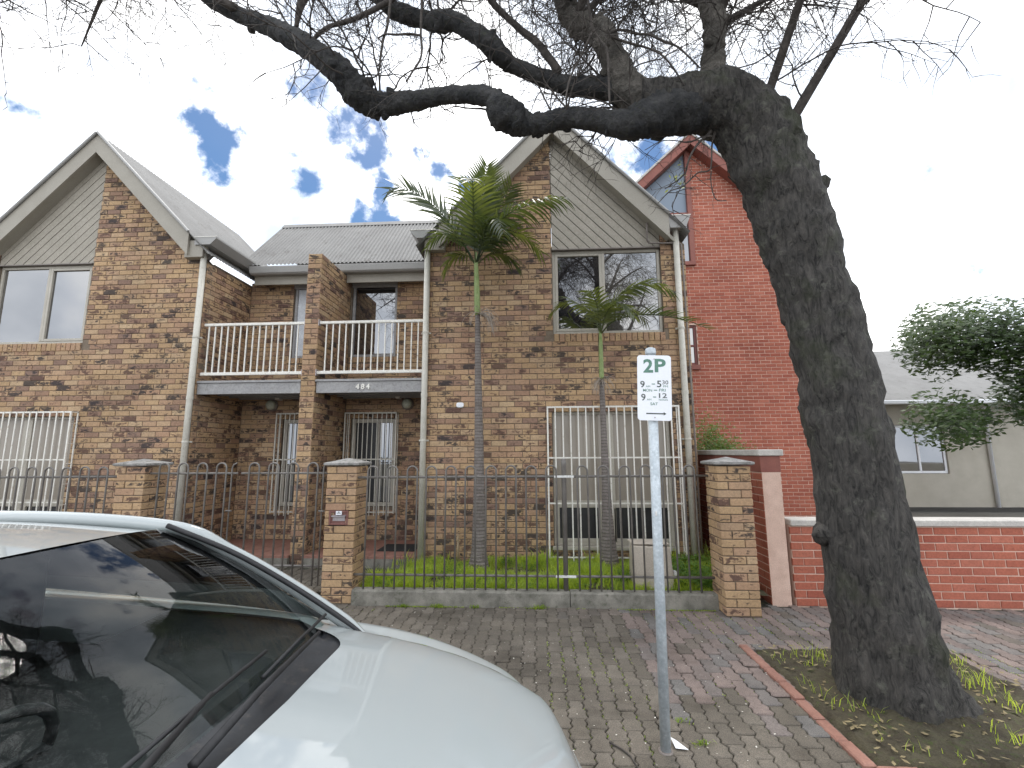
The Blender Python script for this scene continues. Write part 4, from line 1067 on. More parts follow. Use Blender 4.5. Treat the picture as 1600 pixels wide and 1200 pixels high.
def palm(base, label, trunk_pts, shaft, fronds, stalk=None, ring=.045):
    r = empty('palm_tree', base, label, 'palm tree', 'palm trees in front of the house')
    pts = catmull([p[:3] for p in trunk_pts], 24); 
    rad = []
    m_ = len(trunk_pts)-1
    for i, p in enumerate(pts):
        u = i/24; k = min(int(u), m_-1); f = u-k; rr = trunk_pts[k][3]*(1-f)+trunk_pts[k+1][3]*f
        rad.append(rr)
    # ringed trunk: leaf scars as small steps
    dense = []; dr = []; acc = 0
    for i in range(len(pts)-1):
        a, b = pts[i], pts[i+1]; nseg = max(1, int((b-a).length/.012))
        for j in range(nseg):
            p = a.lerp(b, j/nseg); rr = rad[i]+(rad[i+1]-rad[i])*j/nseg
            ph = (p.z % ring)/ring; dense.append(p); dr.append(rr*(1+.07*(1-ph)**3)-(.003 if ph > .88 else 0))
    dense.append(pts[-1]); dr.append(rad[-1])
    MB().tube(dense, dr, 14).build('trunk', M['palmtrunk'], r, True)
    MB().tube([s[:3] for s in shaft], [s[3] for s in shaft], 12).build('crownshaft', M['palmgreen'], r, True)
    for f in fronds: frond_mesh(**f).build('frond', M['frond'], r)
    if stalk:
        mb = MB()
        for (p0, n, sp_, ln) in stalk:
            p0 = Vector(p0)
            for i in range(n):
                d = Vector((random.gauss(sp_, .5), random.gauss(-.2, .4), random.uniform(.1, .9))).normalized(); q = p0.copy(); pp = [q.copy()]
                for j in range(7): d = (d+Vector((random.gauss(0, .12), random.gauss(0, .12), -.42))).normalized(); q = q+d*ln/7*random.uniform(.7, 1.1); pp.append(q.copy())
                mb.tube(pp, [.0055*(1-.08*j) for j in range(len(pp))], 4)
        mb.build('dry_flower_stalk', M['drystalk'], r)
    return r
yb = 6.5
c0_ = (-.905, yb, 4.50)
def P(x, z, dy=0): return (x, yb+dy, z)
palm((-.83, 6.5, .12), 'tall palm with arching fronds and long ringed grey trunk, left of the window',
     [(-.835, yb, .10, .160), (-.833, yb, .22, .132), (-.832, yb, .40, .102), (-.83, yb, .8, .090), (-.835, yb, 1.4, .073), (-.845, yb, 2.2, .058), (-.86, yb, 3.0, .047), (-.872, yb, 3.75, .036)],
     [(-.872, yb, 3.72, .036), (-.875, yb, 3.78, .044), (-.882, yb, 4.05, .044), (-.89, yb, 4.3, .038), (-.90, yb, 4.55, .030), (-.905, yb, 4.7, .02)],
     [dict(path=[c0_, P(-1.10, 4.83, -.08), P(-1.36, 5.20, -.2), P(-1.68, 5.47, -.3), P(-1.98, 5.57, -.38), P(-2.13, 5.52, -.42)], leaf_len=.56, nleaf_=40, side_up=.05, droop=.28, side=(-.25, .35, 1), width=.030),
      dict(path=[c0_, P(-.88, 4.9, .05), P(-.84, 5.3, .02), P(-.78, 5.68, -.1), P(-.71, 5.96, -.25)], leaf_len=.50, nleaf_=38, side_up=.05, droop=.10, width=.036, side=(1, .15, 0)),
      dict(path=[c0_, P(-.80, 4.95, .15), P(-.62, 5.35, .2), P(-.45, 5.72, .18), P(-.36, 5.86, .12)], leaf_len=.50, nleaf_=32, side_up=.05, droop=.35, width=.034, side=(.9, .2, -.5)),
      dict(path=[c0_, P(-.72, 4.90, -.1), P(-.42, 5.17, -.22), P(-.10, 5.26, -.32), P(.20, 5.29, -.4), P(.40, 5.27, -.46)], leaf_len=.52, nleaf_=32, side_up=.0, droop=1.25),
      dict(path=[c0_, P(-.70, 4.82, -.05), P(-.42, 5.0, .0), P(-.15, 4.97, .05), P(.08, 4.72, .1)], leaf_len=.55, nleaf_=28, side_up=.1, droop=.7),
      dict(path=[c0_, P(-1.06, 4.80, .0), P(-1.28, 5.0, .05), P(-1.52, 5.05, .1), P(-1.68, 4.85, .1)], leaf_len=.42, nleaf_=22, side_up=.1, droop=.9),
      dict(path=[c0_, P(-.90, 4.90, -.25), P(-.87, 5.22, -.55), P(-.84, 5.35, -.85), P(-.82, 5.18, -1.1)], leaf_len=.5, nleaf_=26, side_up=.0, droop=.7),
      dict(path=[c0_, P(-.80, 4.78, -.15), P(-.66, 4.98, -.4), P(-.52, 4.88, -.65), P(-.42, 4.6, -.8)], leaf_len=.45, nleaf_=22, side_up=.0, droop=.9),
      dict(path=[c0_, P(-1.02, 4.66, .05), P(-1.2, 4.72, .1), P(-1.34, 4.62, .1), P(-1.42, 4.42, .1)], leaf_len=.34, nleaf_=18, side_up=.1, droop=.9),
      dict(path=[c0_, P(-.78, 4.66, .1), P(-.60, 4.76, .15), P(-.40, 4.70, .2), P(-.26, 4.52, .2)], leaf_len=.40, nleaf_=18, side_up=.1, droop=.9)],
     [((-.83, 6.46, 3.72), 34, .55, .42)])
yb = 6.6
c1_ = (.935, yb, 3.42)
palm((.93, 6.6, .12), 'short palm with sparse fronds in front of the upstairs window',
     [(.95, yb, .10, .150), (.95, yb, .25, .125), (.945, yb, .6, .088), (.94, yb, 1.2, .058), (.935, yb, 1.9, .043), (.93, yb, 2.5, .038), (.93, yb, 2.75, .036)],
     [(.93, yb, 2.72, .032), (.93, yb, 2.80, .036), (.93, yb, 3.0, .034), (.932, yb, 3.25, .03), (.935, yb, 3.5, .02)],
     [dict(path=[c1_, P(1.03, 3.72, -.05), P(1.22, 3.98, -.1), P(1.50, 4.12, -.15), P(1.75, 4.10, -.2), P(1.93, 3.98, -.24)], leaf_len=.46, nleaf_=34, side_up=-.05, droop=.55, width=.026),
      dict(path=[c1_, P(.84, 3.70, 0), P(.68, 3.86, .02), P(.50, 3.95, .05), P(.34, 3.90, .05), P(.22, 3.78, .05)], leaf_len=.36, nleaf_=24, side_up=.0, droop=.6),
      dict(path=[c1_, P(1.10, 3.58, -.1), P(1.40, 3.64, -.2), P(1.75, 3.62, -.25), P(2.1, 3.52, -.3), P(2.38, 3.38, -.32)], leaf_len=.30, nleaf_=36, side_up=.35, droop=.25, width=.018),
      dict(path=[c1_, P(1.0, 3.68, -.2), P(1.10, 3.74, -.4), P(1.22, 3.66, -.55), P(1.30, 3.50, -.62)], leaf_len=.32, nleaf_=20, side_up=.0, droop=.7),
      dict(path=[c1_, P(.90, 3.72, -.12), P(.82, 3.90, -.3), P(.76, 3.94, -.42), P(.70, 3.86, -.5)], leaf_len=.30, nleaf_=16, side_up=.1, droop=.6),
      dict(path=[c1_, P(.97, 3.75, .1), P(1.0, 3.95, .2), P(1.06, 4.02, .3)], leaf_len=.34, nleaf_=16, side_up=.1, droop=.5)],
     [((.93, 6.57, 2.72), 26, .0, .30)])

# ================================================================== big bare street tree
LIMBS = {
'main':(3.6,[(2.34,1.74,0.288),(2.28,2.42,0.277),(2.16,3.15,0.276),(2.04,3.76,0.294),(1.88,4.32,0.301),(1.61,4.63,0.294),(1.37,4.67,0.247),(1.13,4.69,0.215),(0.91,4.71,0.171)]),
'low':(3.6,[(1.45,4.62,0.219),(1.12,4.56,0.197),(0.9,4.47,0.153),(0.77,4.44,0.126),(0.59,4.53,0.099),(0.36,4.63,0.092),(0.2,4.64,0.095),(0.04,4.6,0.084),(-0.11,4.58,0.117),(-0.2,4.59,0.151),(-0.28,4.62,0.146),(-0.37,4.73,0.087),(-0.67,4.8,0.076),(-0.93,4.84,0.083),(-1.16,4.86,0.091),(-1.37,4.88,0.109),(-1.48,4.89,0.132),(-1.56,4.92,0.15),(-1.65,5.0,0.139),(-1.76,5.11,0.122),(-2.03,5.33,0.103),(-2.19,5.46,0.101),(-2.47,5.67,0.09),(-2.79,5.87,0.079),(-3.13,6.1,0.073),(-3.55,6.46,0.056),(-3.98,6.71,0.038)]),
'mid':(3.7,[(0.94,4.78,0.159),(0.72,4.91,0.12),(0.53,4.97,0.095),(0.3,5.06,0.087),(0.14,5.14,0.078),(-0.19,5.28,0.073),(-0.28,5.31,0.088),(-0.37,5.36,0.097),(-0.45,5.41,0.092),(-0.7,5.6,0.084),(-0.85,5.67,0.096),(-0.94,5.75,0.09),(-1.05,5.84,0.079),(-1.23,5.92,0.091),(-1.34,5.96,0.085),(-1.51,6.08,0.074),(-1.81,6.3,0.062),(-2.2,6.55,0.044),(-2.6,6.69,0.029)]),
'leader':(3.65,[(0.98,4.74,0.168),(0.85,4.84,0.157),(0.73,5.05,0.131),(0.64,5.23,0.114),(0.6,5.36,0.127),(0.56,5.46,0.116),(0.4,5.62,0.108),(0.33,5.81,0.1),(0.22,6.17,0.089),(0.12,6.6,0.079),(0.03,7.11,0.055)]),
'upright':(3.6,[(1.58,4.57,0.218),(1.53,4.79,0.143),(1.55,5.03,0.105),(1.55,5.22,0.095),(1.55,5.4,0.101),(1.52,5.68,0.105),(1.49,6.08,0.092),(1.43,6.56,0.076),(1.38,7.14,0.054)]),
}
BRANCH = {
'branchA':(3.75,[(0.23,5.17,0.047),(0.15,5.31,0.041),(0.02,5.52,0.039),(-0.09,5.66,0.036),(-0.2,5.79,0.033),(-0.37,5.97,0.034),(-0.5,6.16,0.031),(-0.72,6.43,0.025)]),
'branchB':(3.5,[(-2.01,5.34,0.011),(-1.91,5.43,0.02),(-1.8,5.48,0.02),(-1.69,5.52,0.023),(-1.57,5.61,0.023),(-1.41,5.74,0.026),(-1.28,5.84,0.029),(-0.99,6.07,0.029)]),
'branchC':(3.5,[(-2.14,5.53,0.02),(-2.11,5.68,0.032),(-2.07,5.81,0.047),(-2.01,6.01,0.053),(-1.84,6.34,0.059)]),
'hangA':(3.3,[(0.44,5.53,0.013),(0.47,5.34,0.013),(0.49,5.18,0.013),(0.55,5.03,0.01),(0.59,4.91,0.01),(0.59,4.69,0.01),(0.59,4.39,0.008)]),
'hangB':(3.3,[(0.48,5.1,0.01),(0.39,4.91,0.009),(0.31,4.75,0.009),(0.27,4.59,0.008),(0.25,4.47,0.006)]),
'archA':(3.4,[(0.64,5.19,0.013),(0.69,5.23,0.012),(0.75,5.25,0.011),(0.87,5.19,0.011),(0.97,5.13,0.011),(1.07,5.03,0.011),(1.17,4.97,0.009),(1.28,4.87,0.008),(1.36,4.82,0.007)]),
'archB':(3.4,[(0.65,5.16,0.013),(0.78,5.09,0.011),(0.94,5.0,0.009),(1.04,4.9,0.008),(1.13,4.79,0.008),(1.22,4.66,0.007)]),
'dropA':(3.6,[(1.5,4.4,0.024),(1.46,4.36,0.019),(1.41,4.32,0.016),(1.35,4.24,0.013),(1.29,4.14,0.012),(1.26,4.06,0.011),(1.25,4.01,0.009),(1.2,3.97,0.008),(1.15,3.95,0.007),(1.1,3.92,0.005)]),
'dropB':(3.6,[(1.53,4.39,0.022),(1.5,4.28,0.011),(1.47,4.06,0.009),(1.36,4.01,0.009),(1.3,3.95,0.009),(1.25,3.9,0.008),(1.2,3.87,0.007),(1.12,3.86,0.006),(1.03,3.78,0.005)]),
'dropC':(3.6,[(1.47,4.03,0.008),(1.47,3.96,0.007),(1.48,3.86,0.007),(1.5,3.77,0.006),(1.56,3.74,0.005)]),
'dropD':(3.6,[(1.18,3.86,0.005),(1.17,3.81,0.005),(1.15,3.75,0.005),(1.16,3.66,0.004)]),
'dropE':(3.6,[(1.5,4.35,0.014),(1.41,4.35,0.009),(1.3,4.3,0.008),(1.19,4.29,0.007),(1.06,4.28,0.006),(0.92,4.21,0.004)]),
'twigG':(3.4,[(-1.23,5.9,0.016),(-1.25,5.42,0.013),(-1.29,5.25,0.012),(-1.32,5.14,0.011),(-1.34,5.01,0.009),(-1.37,4.94,0.007),(-1.44,4.91,0.005)]),
'twigH':(3.4,[(-0.96,5.75,0.016),(-0.97,5.32,0.011),(-0.96,5.18,0.011),(-0.97,5.05,0.01),(-1.02,4.9,0.009),(-1.06,4.78,0.008)]),
'twigI':(3.4,[(-0.97,5.27,0.011),(-1.06,5.27,0.011),(-1.16,5.25,0.01),(-1.26,5.27,0.008),(-1.34,5.28,0.007)]),
}
def trunk_mat():
    m, nt, b = new_mat('trunk_bark'); L = nt.links
    g = nd(nt, 'ShaderNodeNewGeometry'); st = nd(nt, 'ShaderNodeVectorMath', operation='MULTIPLY'); L.new(g.outputs['Position'], st.inputs[0]); st.inputs[1].default_value = (1, 1, .28)
    n1 = noise(nt, 26, 8, .68, st.outputs[0], 1.2); n2 = noise(nt, 3.2, 5, .6); n3 = noise(nt, 11, 6, .7)
    col = ramp(nt, n1.outputs['Fac'], [(.34, (.016, .015, .014)), (.48, (.060, .056, .051)), (.68, (.115, .105, .093))]).outputs[0]
    mr = nd(nt, 'ShaderNodeMapRange'); mr.inputs['From Min'].default_value = .56; mr.inputs['From Max'].default_value = .66; L.new(n3.outputs['Fac'], mr.inputs['Value'])
    col = mixc(nt, mathn(nt, 'MULTIPLY', mr.outputs[0], .6), col, (.16, .16, .13))
    mr2 = nd(nt, 'ShaderNodeMapRange'); mr2.inputs['From Min'].default_value = .55; mr2.inputs['From Max'].default_value = .7; L.new(n2.outputs['Fac'], mr2.inputs['Value'])
    col = mixc(nt, mathn(nt, 'MULTIPLY', mr2.outputs[0], .55), col, (.05, .06, .028))
    L.new(col, b.inputs['Base Color']); b.inputs['Roughness'].default_value = .95; bump(nt, b, n1.outputs['Fac'], 1.0, .05)
    return m
M['trunkbark'] = trunk_mat()
tree = empty('street_tree', (2.38, 3.62, 0), 'large leafless street tree with heavy dark limbs overhanging the pavement', 'tree')
def lumpy(mb, pts, rad, n=16, amp=.10, freq=7, knobs=0):
    """tube with bark ridges, swellings and cut-off branch knobs"""
    k0 = len(mb.v); mb.tube(pts, rad, n)
    for i in range(len(pts)):
        for j in range(n):
            v = Vector(mb.v[k0+i*n+j]); c = Vector(pts[i]); d = v-c
            f = 1+amp*(mnoise.fractal(v*freq, 1.0, 2.0, 4))+amp*.8*mnoise.noise(v*freq*3.1)+amp*.45*mnoise.noise(v*freq*8)
            mb.v[k0+i*n+j] = tuple(c+d*f)
    for _ in range(knobs):
        i = random.randrange(2, len(pts)-2); a = random.uniform(0, 6.28); t = (Vector(pts[i+1])-Vector(pts[i-1])).normalized()
        e = t.orthogonal().normalized(); e = (Matrix.Rotation(a, 3, t) @ e+Vector((0, 0, random.gauss(-.1, .4)))).normalized()
        r0 = rad[i]*random.uniform(.28, .5); p0 = Vector(pts[i])+e*rad[i]*.55
        ln = rad[i]*random.uniform(.55, .95); q = [p0, p0+e*ln*.45, p0+e*ln*.8, p0+e*ln]
        k1 = len(mb.v); mb.tube(q, [r0*1.25, r0*1.0, r0*.8, r0*.35], 9)
        for j in range(k1, len(mb.v)):
            v = Vector(mb.v[j]); mb.v[j] = tuple(v+Vector((mnoise.noise(v*21), mnoise.noise(v*21+Vector((7, 0, 0))), mnoise.noise(v*21+Vector((0, 9, 0)))))*r0*.55)
def limb_path(key, src, ywob=.10):
    y0, pts = src[key]; P3 = []; s = random.random()*9
    for i, (x, z, r_) in enumerate(pts): P3.append(((x, y0+ywob*math.sin(s+i*.7)*min(1, i/3), z), r_*(.68 if key.startswith('drop') else .92)))
    K = 14 if P3[0][1] > .08 else 8; cp = catmull([p for p, _ in P3], K); rr = []
    for i in range(len(cp)):
        u = i/K; k = min(int(u), len(P3)-2); f = u-k; f = f*f*(3-2*f); rr.append(P3[k][1]*(1-f)+P3[k+1][1]*f)
    return cp, rr
mb = MB(); NX, NY = 60, 52; V = []
for j in range(NY+1):
    for i in range(NX+1):
        x = 1.84+1.62*i/NX; y = 2.88+1.50*j/NY; e_ = min(i, NX-i, j, NY-j)
        V.append((x+random.gauss(0, .006), y+random.gauss(0, .006), (-.01 if e_ == 0 else .012+.03*abs(mnoise.fractal(Vector((x*4, y*4, 1)), 1, 2, 4))+random.gauss(0, .004)+.05*math.exp(-((x-2.46)**2+(y-3.62)**2)/.3))))
mb.add(V, [(j*(NX+1)+i, j*(NX+1)+i+1, (j+1)*(NX+1)+i+1, (j+1)*(NX+1)+i) for j in range(NY) for i in range(NX)])
pit = mb.build('tree_pit', M['soil'], smooth=True, kind='structure')
for k in range(7): MB().box(1.81+k*.228, 1.81+k*.228+.218, 2.80, 2.875, -.05, .018+random.gauss(0, .004), .008).build('edging_brick', M['terracotta'], pit)
for k in range(7): MB().box(1.755, 1.83, 2.885+k*.228, 2.885+k*.228+.218, -.05, .018+random.gauss(0, .004), .008).build('edging_brick', M['terracotta'], pit)
mb = MB()
for _ in range(420):
    p = Vector((random.uniform(1.85, 3.5), random.uniform(2.85, 4.4), .035+random.random()*.02)); a_ = random.uniform(0, 6.28); s_ = random.uniform(.012, .03)
    d_ = Vector((math.cos(a_), math.sin(a_), random.uniform(-.2, .4)))*s_; w_ = Vector((-math.sin(a_), math.cos(a_), random.uniform(-.3, .3)))*s_*.45
    mb.add([p-d_, p+w_, p+d_, p-w_], [(0, 1, 2, 3)])
mb.build('fallen_leaves', M['gravel_leaf'], kind='stuff')
paths = []
base = [Vector((2.52, 3.62, -.15)), Vector((2.46, 3.62, .1)), Vector((2.42, 3.61, .5)), Vector((2.38, 3.61, 1.1))]; brad = [.44, .36, .31, .285]
cp, rr = limb_path('main', LIMBS, 0)
tp = base+cp; tr = brad+rr
tp2 = catmull(base+[cp[0]], 6)[:-1]; tr2 = list(np.interp(np.linspace(0, 4, len(tp2)), range(5), brad+[rr[0]]))
mb = MB(); lumpy(mb, tp2+cp, tr2+rr, 44, .13, 3.4, 4); mb.build('trunk', M['trunkbark'], tree, True)
for k in ('low', 'mid', 'leader', 'upright'):
    cp, rr = limb_path(k, LIMBS); mb = MB(); lumpy(mb, cp, rr, 26, .15, 8, 26 if k != 'upright' else 8)
    mb.build('limb', M['barkgrey'] if k in ('leader', 'upright') else M['bark'], tree, True); paths.append((cp, rr, 1))
for k in BRANCH:
    cp, rr = limb_path(k, BRANCH, .06); mb = MB(); lumpy(mb, cp, rr, 8, .10, 20); mb.build('branch', M['twig'], tree, True)
    paths.append((cp, rr, 2))
tw = MB()
def grow(p, d, ln, r, depth, sag):
    n = max(3, int(ln/.075)); pts = [p.copy()]; q = p.copy(); kids = []
    for i in range(n):
        d = (d+Vector((random.gauss(0, .17), random.gauss(0, .17), random.gauss(-sag, .15)))).normalized()
        q = q+d*ln/n; pts.append(q.copy())
        if depth > 0 and i > 0 and random.random() < .62: kids.append((q.copy(), d.copy(), 1-i/n*.6))
    tw.tube(pts, [r*(1-.72*i/n) for i in range(n+1)], 3 if r < .005 else 5, cap=False)
    for (kp, kd, f) in kids:
        a = Vector((random.gauss(0, 1), random.gauss(0, 1), random.gauss(0, .8))).normalized()
        grow(kp, (kd*.7+a*.75).normalized(), ln*random.uniform(.35, .6)*f+.05, r*.60, depth-1, sag*1.1+.005)
for (cp, rr, lev) in paths:
    n = len(cp)
    for i in range(n):
        if cp[i].x > 2.0: continue
        top = cp[i].z
        prob = .10 if lev == 1 else .13
        if random.random() > prob: continue
        if lev == 1:
            up = random.random()
            d = Vector((random.gauss(0, .7), random.gauss(0, .8), random.uniform(.2, 1.0) if up < .86 else random.uniform(-1, .1))).normalized()
            ln = random.uniform(.5, 1.25) if d.z > .1 else random.uniform(.15, .45)
            grow(cp[i]+d*rr[i]*.7, d, ln, random.uniform(.0055, .012) if d.z > .1 else .004, 3 if ln > .6 else 1, .05)
        else:
            d = Vector((random.gauss(0, 1), random.gauss(0, 1), random.gauss(0, .8))).normalized()
            ln = random.uniform(.15, .6) if cp[i].z > 4.8 else random.uniform(.1, .3)
            grow(cp[i], d, ln, .0042, 2, .05)
# boughs rising above the picture whose twigs hang down into it
for (sx, sz, ex, ez, y0) in ((-.72, 6.43, -1.6, 7.0, 3.8), (.12, 6.6, -.7, 7.1, 3.9), (.22, 6.17, .9, 6.9, 3.4), (1.43, 6.56, .6, 7.0, 3.3), (1.49, 6.08, 2.5, 6.9, 3.5), (-1.81, 6.3, -2.9, 6.9, 3.9), (-1.84, 6.34, -1.1, 6.9, 3.3), (1.52, 5.68, .75, 6.3, 4.0), (.33, 5.81, -.45, 6.4, 4.1), (1.55, 5.4, 2.5, 6.0, 3.9), (.4, 5.62, 1.15, 6.25, 4.0)):
    pth = catmull([(sx, 3.65, sz), ((sx+ex)/2+random.gauss(0, .1), (3.65+y0)/2, (sz+ez)/2+.15), (ex, y0, ez)], 10)
    mb = MB(); lumpy(mb, pth, list(np.linspace(.032, .012, len(pth))), 8, .1, 15); mb.build('branch', M['twig'], tree, True)
    for p in pth[2:]:
        for _ in range(2):
            d = Vector((random.gauss(0, .8), random.gauss(0, .7), random.uniform(-.9, .4))).normalized(); grow(p, d, random.uniform(.5, 1.2), random.uniform(.004, .007), 3, .07)
for (sx, sy, sz, ex, ey, ez) in ((.33, 3.65, 5.81, -.3, 2.2, 6.9), (1.5, 3.6, 6.0, 1.1, 1.9, 7.2), (.4, 3.65, 5.62, 1.0, 2.4, 6.5), (1.43, 3.6, 6.56, 2.2, 2.0, 7.4), (.12, 3.65, 6.6, .6, 2.6, 7.8), (1.55, 3.6, 5.3, 2.0, 2.2, 6.2), (1.9, 3.6, 4.5, 2.7, 2.2, 6.1), (2.0, 3.6, 4.2, 3.2, 1.6, 6.6), (2.2, 2.9, 5.3, 2.3, 1.4, 5.6), (2.3, 2.8, 5.4, 3.3, 2.0, 5.2), (1.8, 3.3, 5.6, 2.6, 1.2, 7.4), (-3.55, 3.6, 6.46, -5.0, 3.3, 6.0), (-3.13, 3.6, 6.1, -4.6, 2.9, 5.3), (-3.75, 3.6, 6.55, -5.4, 3.6, 7.0), (-3.9, 3.6, 6.65, -4.9, 4.1, 6.1), (-2.79, 3.6, 5.87, -4.2, 3.1, 5.9), (.1, 3.65, 6.7, -.9, 2.4, 7.6)):
    pth = catmull([(sx, sy, sz), ((sx+ex)/2+random.gauss(0, .1), (sy+ey)/2, (sz+ez)/2+.2), (ex, ey, ez)], 10)
    mb = MB(); lumpy(mb, pth, list(np.linspace(.042, .006, len(pth))), 8, .1, 15); mb.build('branch', M['twig'], tree, True)
    for p in pth[2:]:
        for _ in range(1):
            d = Vector((random.gauss(0, .8), random.gauss(0, .8), random.uniform(-.6, .8))).normalized(); grow(p, d, random.uniform(.5, 1.2), random.uniform(.004, .008), 2, .04)
tw.build('twigs', M['twig'], tree, False, kind='stuff')
# a few fresh leaves
lf = MB()
for _ in range(16):
    p = Vector((1.22+random.gauss(0, .06), 3.6+random.gauss(0, .04), 4.0+random.gauss(0, .07)))
    a = Vector((random.gauss(0, 1), random.gauss(0, 1), random.gauss(0, 1))).normalized()*.022; b2_ = a.orthogonal().normalized()*.013
    lf.add([p-a, p+b2_, p+a, p-b2_], [(0, 1, 2, 3)])
lf.build('young_leaves', M['younglf'], tree, kind='stuff')

# ================================================================== grass and weeds
def blades(n, xr, yr, hmin, hmax, wid, mat, name, keep, zf, label=None):
    V = []; Fc = []; T = []
    for _ in range(n):
        x, y = random.uniform(*xr), random.uniform(*yr)
        k = keep(x, y)
        if random.random() > k: continue
        h = random.uniform(hmin, hmax)*(.5+.5*k)*(.6+.8*abs(mnoise.noise(Vector((x*2.3, y*2.3, 0)))+.35)); a = random.uniform(0, 6.28); w = wid*random.uniform(.6, 1.3); ln = random.uniform(.2, 1.0)*h
        dx, dy = math.cos(a), math.sin(a); px, py = -dy*w/2, dx*w/2; z = zf(x, y); i = len(V)
        V += [(x-px, y-py, z), (x+px, y+py, z), (x+dx*ln*.35+px*.8, y+dy*ln*.35+py*.8, z+h*.6), (x+dx*ln*.35-px*.8, y+dy*ln*.35-py*.8, z+h*.6), (x+dx*ln, y+dy*ln, z+h)]
        Fc += [(i, i+1, i+2, i+3), (i+3, i+2, i+4)]; t_ = random.random(); T += [t_]*5
    me = bpy.data.meshes.new(name); me.from_pydata(V, [], Fc); me.materials.append(mat)
    at = me.attributes.new('tone', 'FLOAT', 'POINT'); at.data.foreach_set('value', T); me.update()
    o = bpy.data.objects.new(name, me); COL.objects.link(o); return props(o, label, None, None, 'stuff')
def gk(x, y):
    d = min(1, max(0, (x+1.95)/.25)); 
    if y < 6.15: d = min(1, max(0, (x+2.15)/.05))
    n = mnoise.noise(Vector((x*2.1, y*2.1, 3)))
    return d*min(1, max(.05, .58+1.25*n))
def gz(x, y): return .10
blades(85000, (-2.13, 2.45), (5.57, 7.03), .06, .18, .008, M['grass'], 'grass', gk, gz)
blades(11000, (-2.13, 2.45), (5.57, 7.03), .13, .30, .012, M['grass'], 'tall_grass', lambda x, y: max(0, mnoise.noise(Vector((x*1.9, y*2.1, 9)))*2.2)*(1 if x > -1.7 else .2), gz)
M['dry'] = leaf_mat('dry_blade', (.24, .22, .09), (.42, .38, .19), .6, .3)
blades(2600, (-2.1, 2.45), (5.57, 7.0), .10, .26, .006, M['dry'], 'dry_stalks', lambda x, y: max(0, mnoise.noise(Vector((x*1.3, y*1.7, 31)))*2), gz)
def leafy(n, xr, yr, hr, size, mat, name, keep):
    V = []; Fc = []; T = []
    for _ in range(n):
        x, y = random.uniform(*xr), random.uniform(*yr)
        if random.random() > keep(x, y): continue
        z = .10+random.uniform(*hr); t_ = random.random()
        for k in range(3):
            a = random.uniform(0, 6.28)+k*2.1; s_ = size*random.uniform(.6, 1.3); i = len(V); til = random.gauss(.1, .3)
            dx, dy = math.cos(a), math.sin(a)
            V += [(x, y, z), (x+dx*s_*.6-dy*s_*.4, y+dy*s_*.6+dx*s_*.4, z+s_*til*.6), (x+dx*s_, y+dy*s_, z+s_*til), (x+dx*s_*.6+dy*s_*.4, y+dy*s_*.6-dx*s_*.4, z+s_*til*.6)]
            Fc.append((i, i+1, i+2, i+3)); T += [t_]*4
    me = bpy.data.meshes.new(name); me.from_pydata(V, [], Fc); me.materials.append(mat)
    at = me.attributes.new('tone', 'FLOAT', 'POINT'); at.data.foreach_set('value', T); me.update()
    o = bpy.data.objects.new(name, me); COL.objects.link(o); return props(o, None, None, None, 'stuff')
leafy(9000, (-2.0, 2.45), (5.57, 7.0), (.0, .10), .022, M['weed'], 'ground_cover', lambda x, y: max(0, min(1, .35+mnoise.noise(Vector((x*2.2, y*2, 21)))*1.6)))
leafy(2600, (1.62, 2.45), (5.60, 6.9), (.02, .18), .035, M['weed'], 'broad_weeds', lambda x, y: .9)
# leafy weed clumps beside the beige box and behind the tall palm
def weed_clump(x, y, n, h, r_, label):
    mb = MB()
    for _ in range(n):
        a = random.uniform(0, 6.28); rr = r_*math.sqrt(random.random()); hh = h*random.uniform(.4, 1)*(1-.5*rr/r_)
        p0 = Vector((x+rr*.4*math.cos(a), y+rr*.4*math.sin(a), .08)); p1 = Vector((x+rr*math.cos(a), y+rr*math.sin(a), .08+hh))
        mb.tube([p0, p0.lerp(p1, .5)+Vector((0, 0, .02)), p1], [.003, .0025, .0015], 3, cap=False)
        for k in range(9):
            p = p0.lerp(p1, .25+.75*k/8); aa = random.uniform(0, 6.28); s_ = .03*random.uniform(.6, 1.2)
            d = Vector((math.cos(aa), math.sin(aa), random.uniform(-.1, .5)))*s_; w = Vector((-math.sin(aa), math.cos(aa), 0))*s_*.3
            mb.add([p, p+d*.5+w, p+d, p+d*.5-w], [(0, 1, 2, 3)])
    return mb.build('weed_clump', M['weed'], None, label=label, cat='weed', group='leafy weeds in the garden')
weed_clump(1.02, 5.85, 60, .36, .16, 'tall leafy weed against the left side of the beige box')
weed_clump(.80, 5.95, 46, .26, .15, 'bushy weed between the short palm and the beige box')
weed_clump(-.45, 6.7, 50, .28, .16, 'feathery green weed at the wall right of the tall palm')
# tufts on the pavement along the plinth and by the sign
def tuft(x, y, n, h, label, grp='grass tufts on the pavement'):
    mb = MB()
    for _ in range(n):
        a = random.uniform(0, 6.28); q = Vector((x+random.gauss(0, .03), y+random.gauss(0, .012), .0)); d = Vector((math.cos(a), math.sin(a), 0))
        w = Vector((-d.y, d.x, 0))*.003; hh = h*random.uniform(.4, 1)
        mb.add([q-w, q+w, q+d*hh*.5+w*.7+Vector((0, 0, hh*.6)), q+d*hh*.5-w*.7+Vector((0, 0, hh*.6)), q+d*hh*1.1+Vector((0, 0, hh*.75))], [(0, 1, 2, 3), (3, 2, 4)])
    return mb.build('grass_tuft', M['grass'], None, label=label, cat='grass tuft', group=grp)
tuft(-1.55, 5.375, 60, .05, 'leftmost small grass tuft at the foot of the plinth')
tuft(-1.15, 5.375, 60, .06, 'second grass tuft from the left at the foot of the plinth')
tuft(-.72, 5.375, 40, .05, 'small grass tuft at the foot of the plinth below the tall palm')
tuft(.0, 5.36, 70, .07, 'grass tuft at the foot of the plinth just left of its crack')
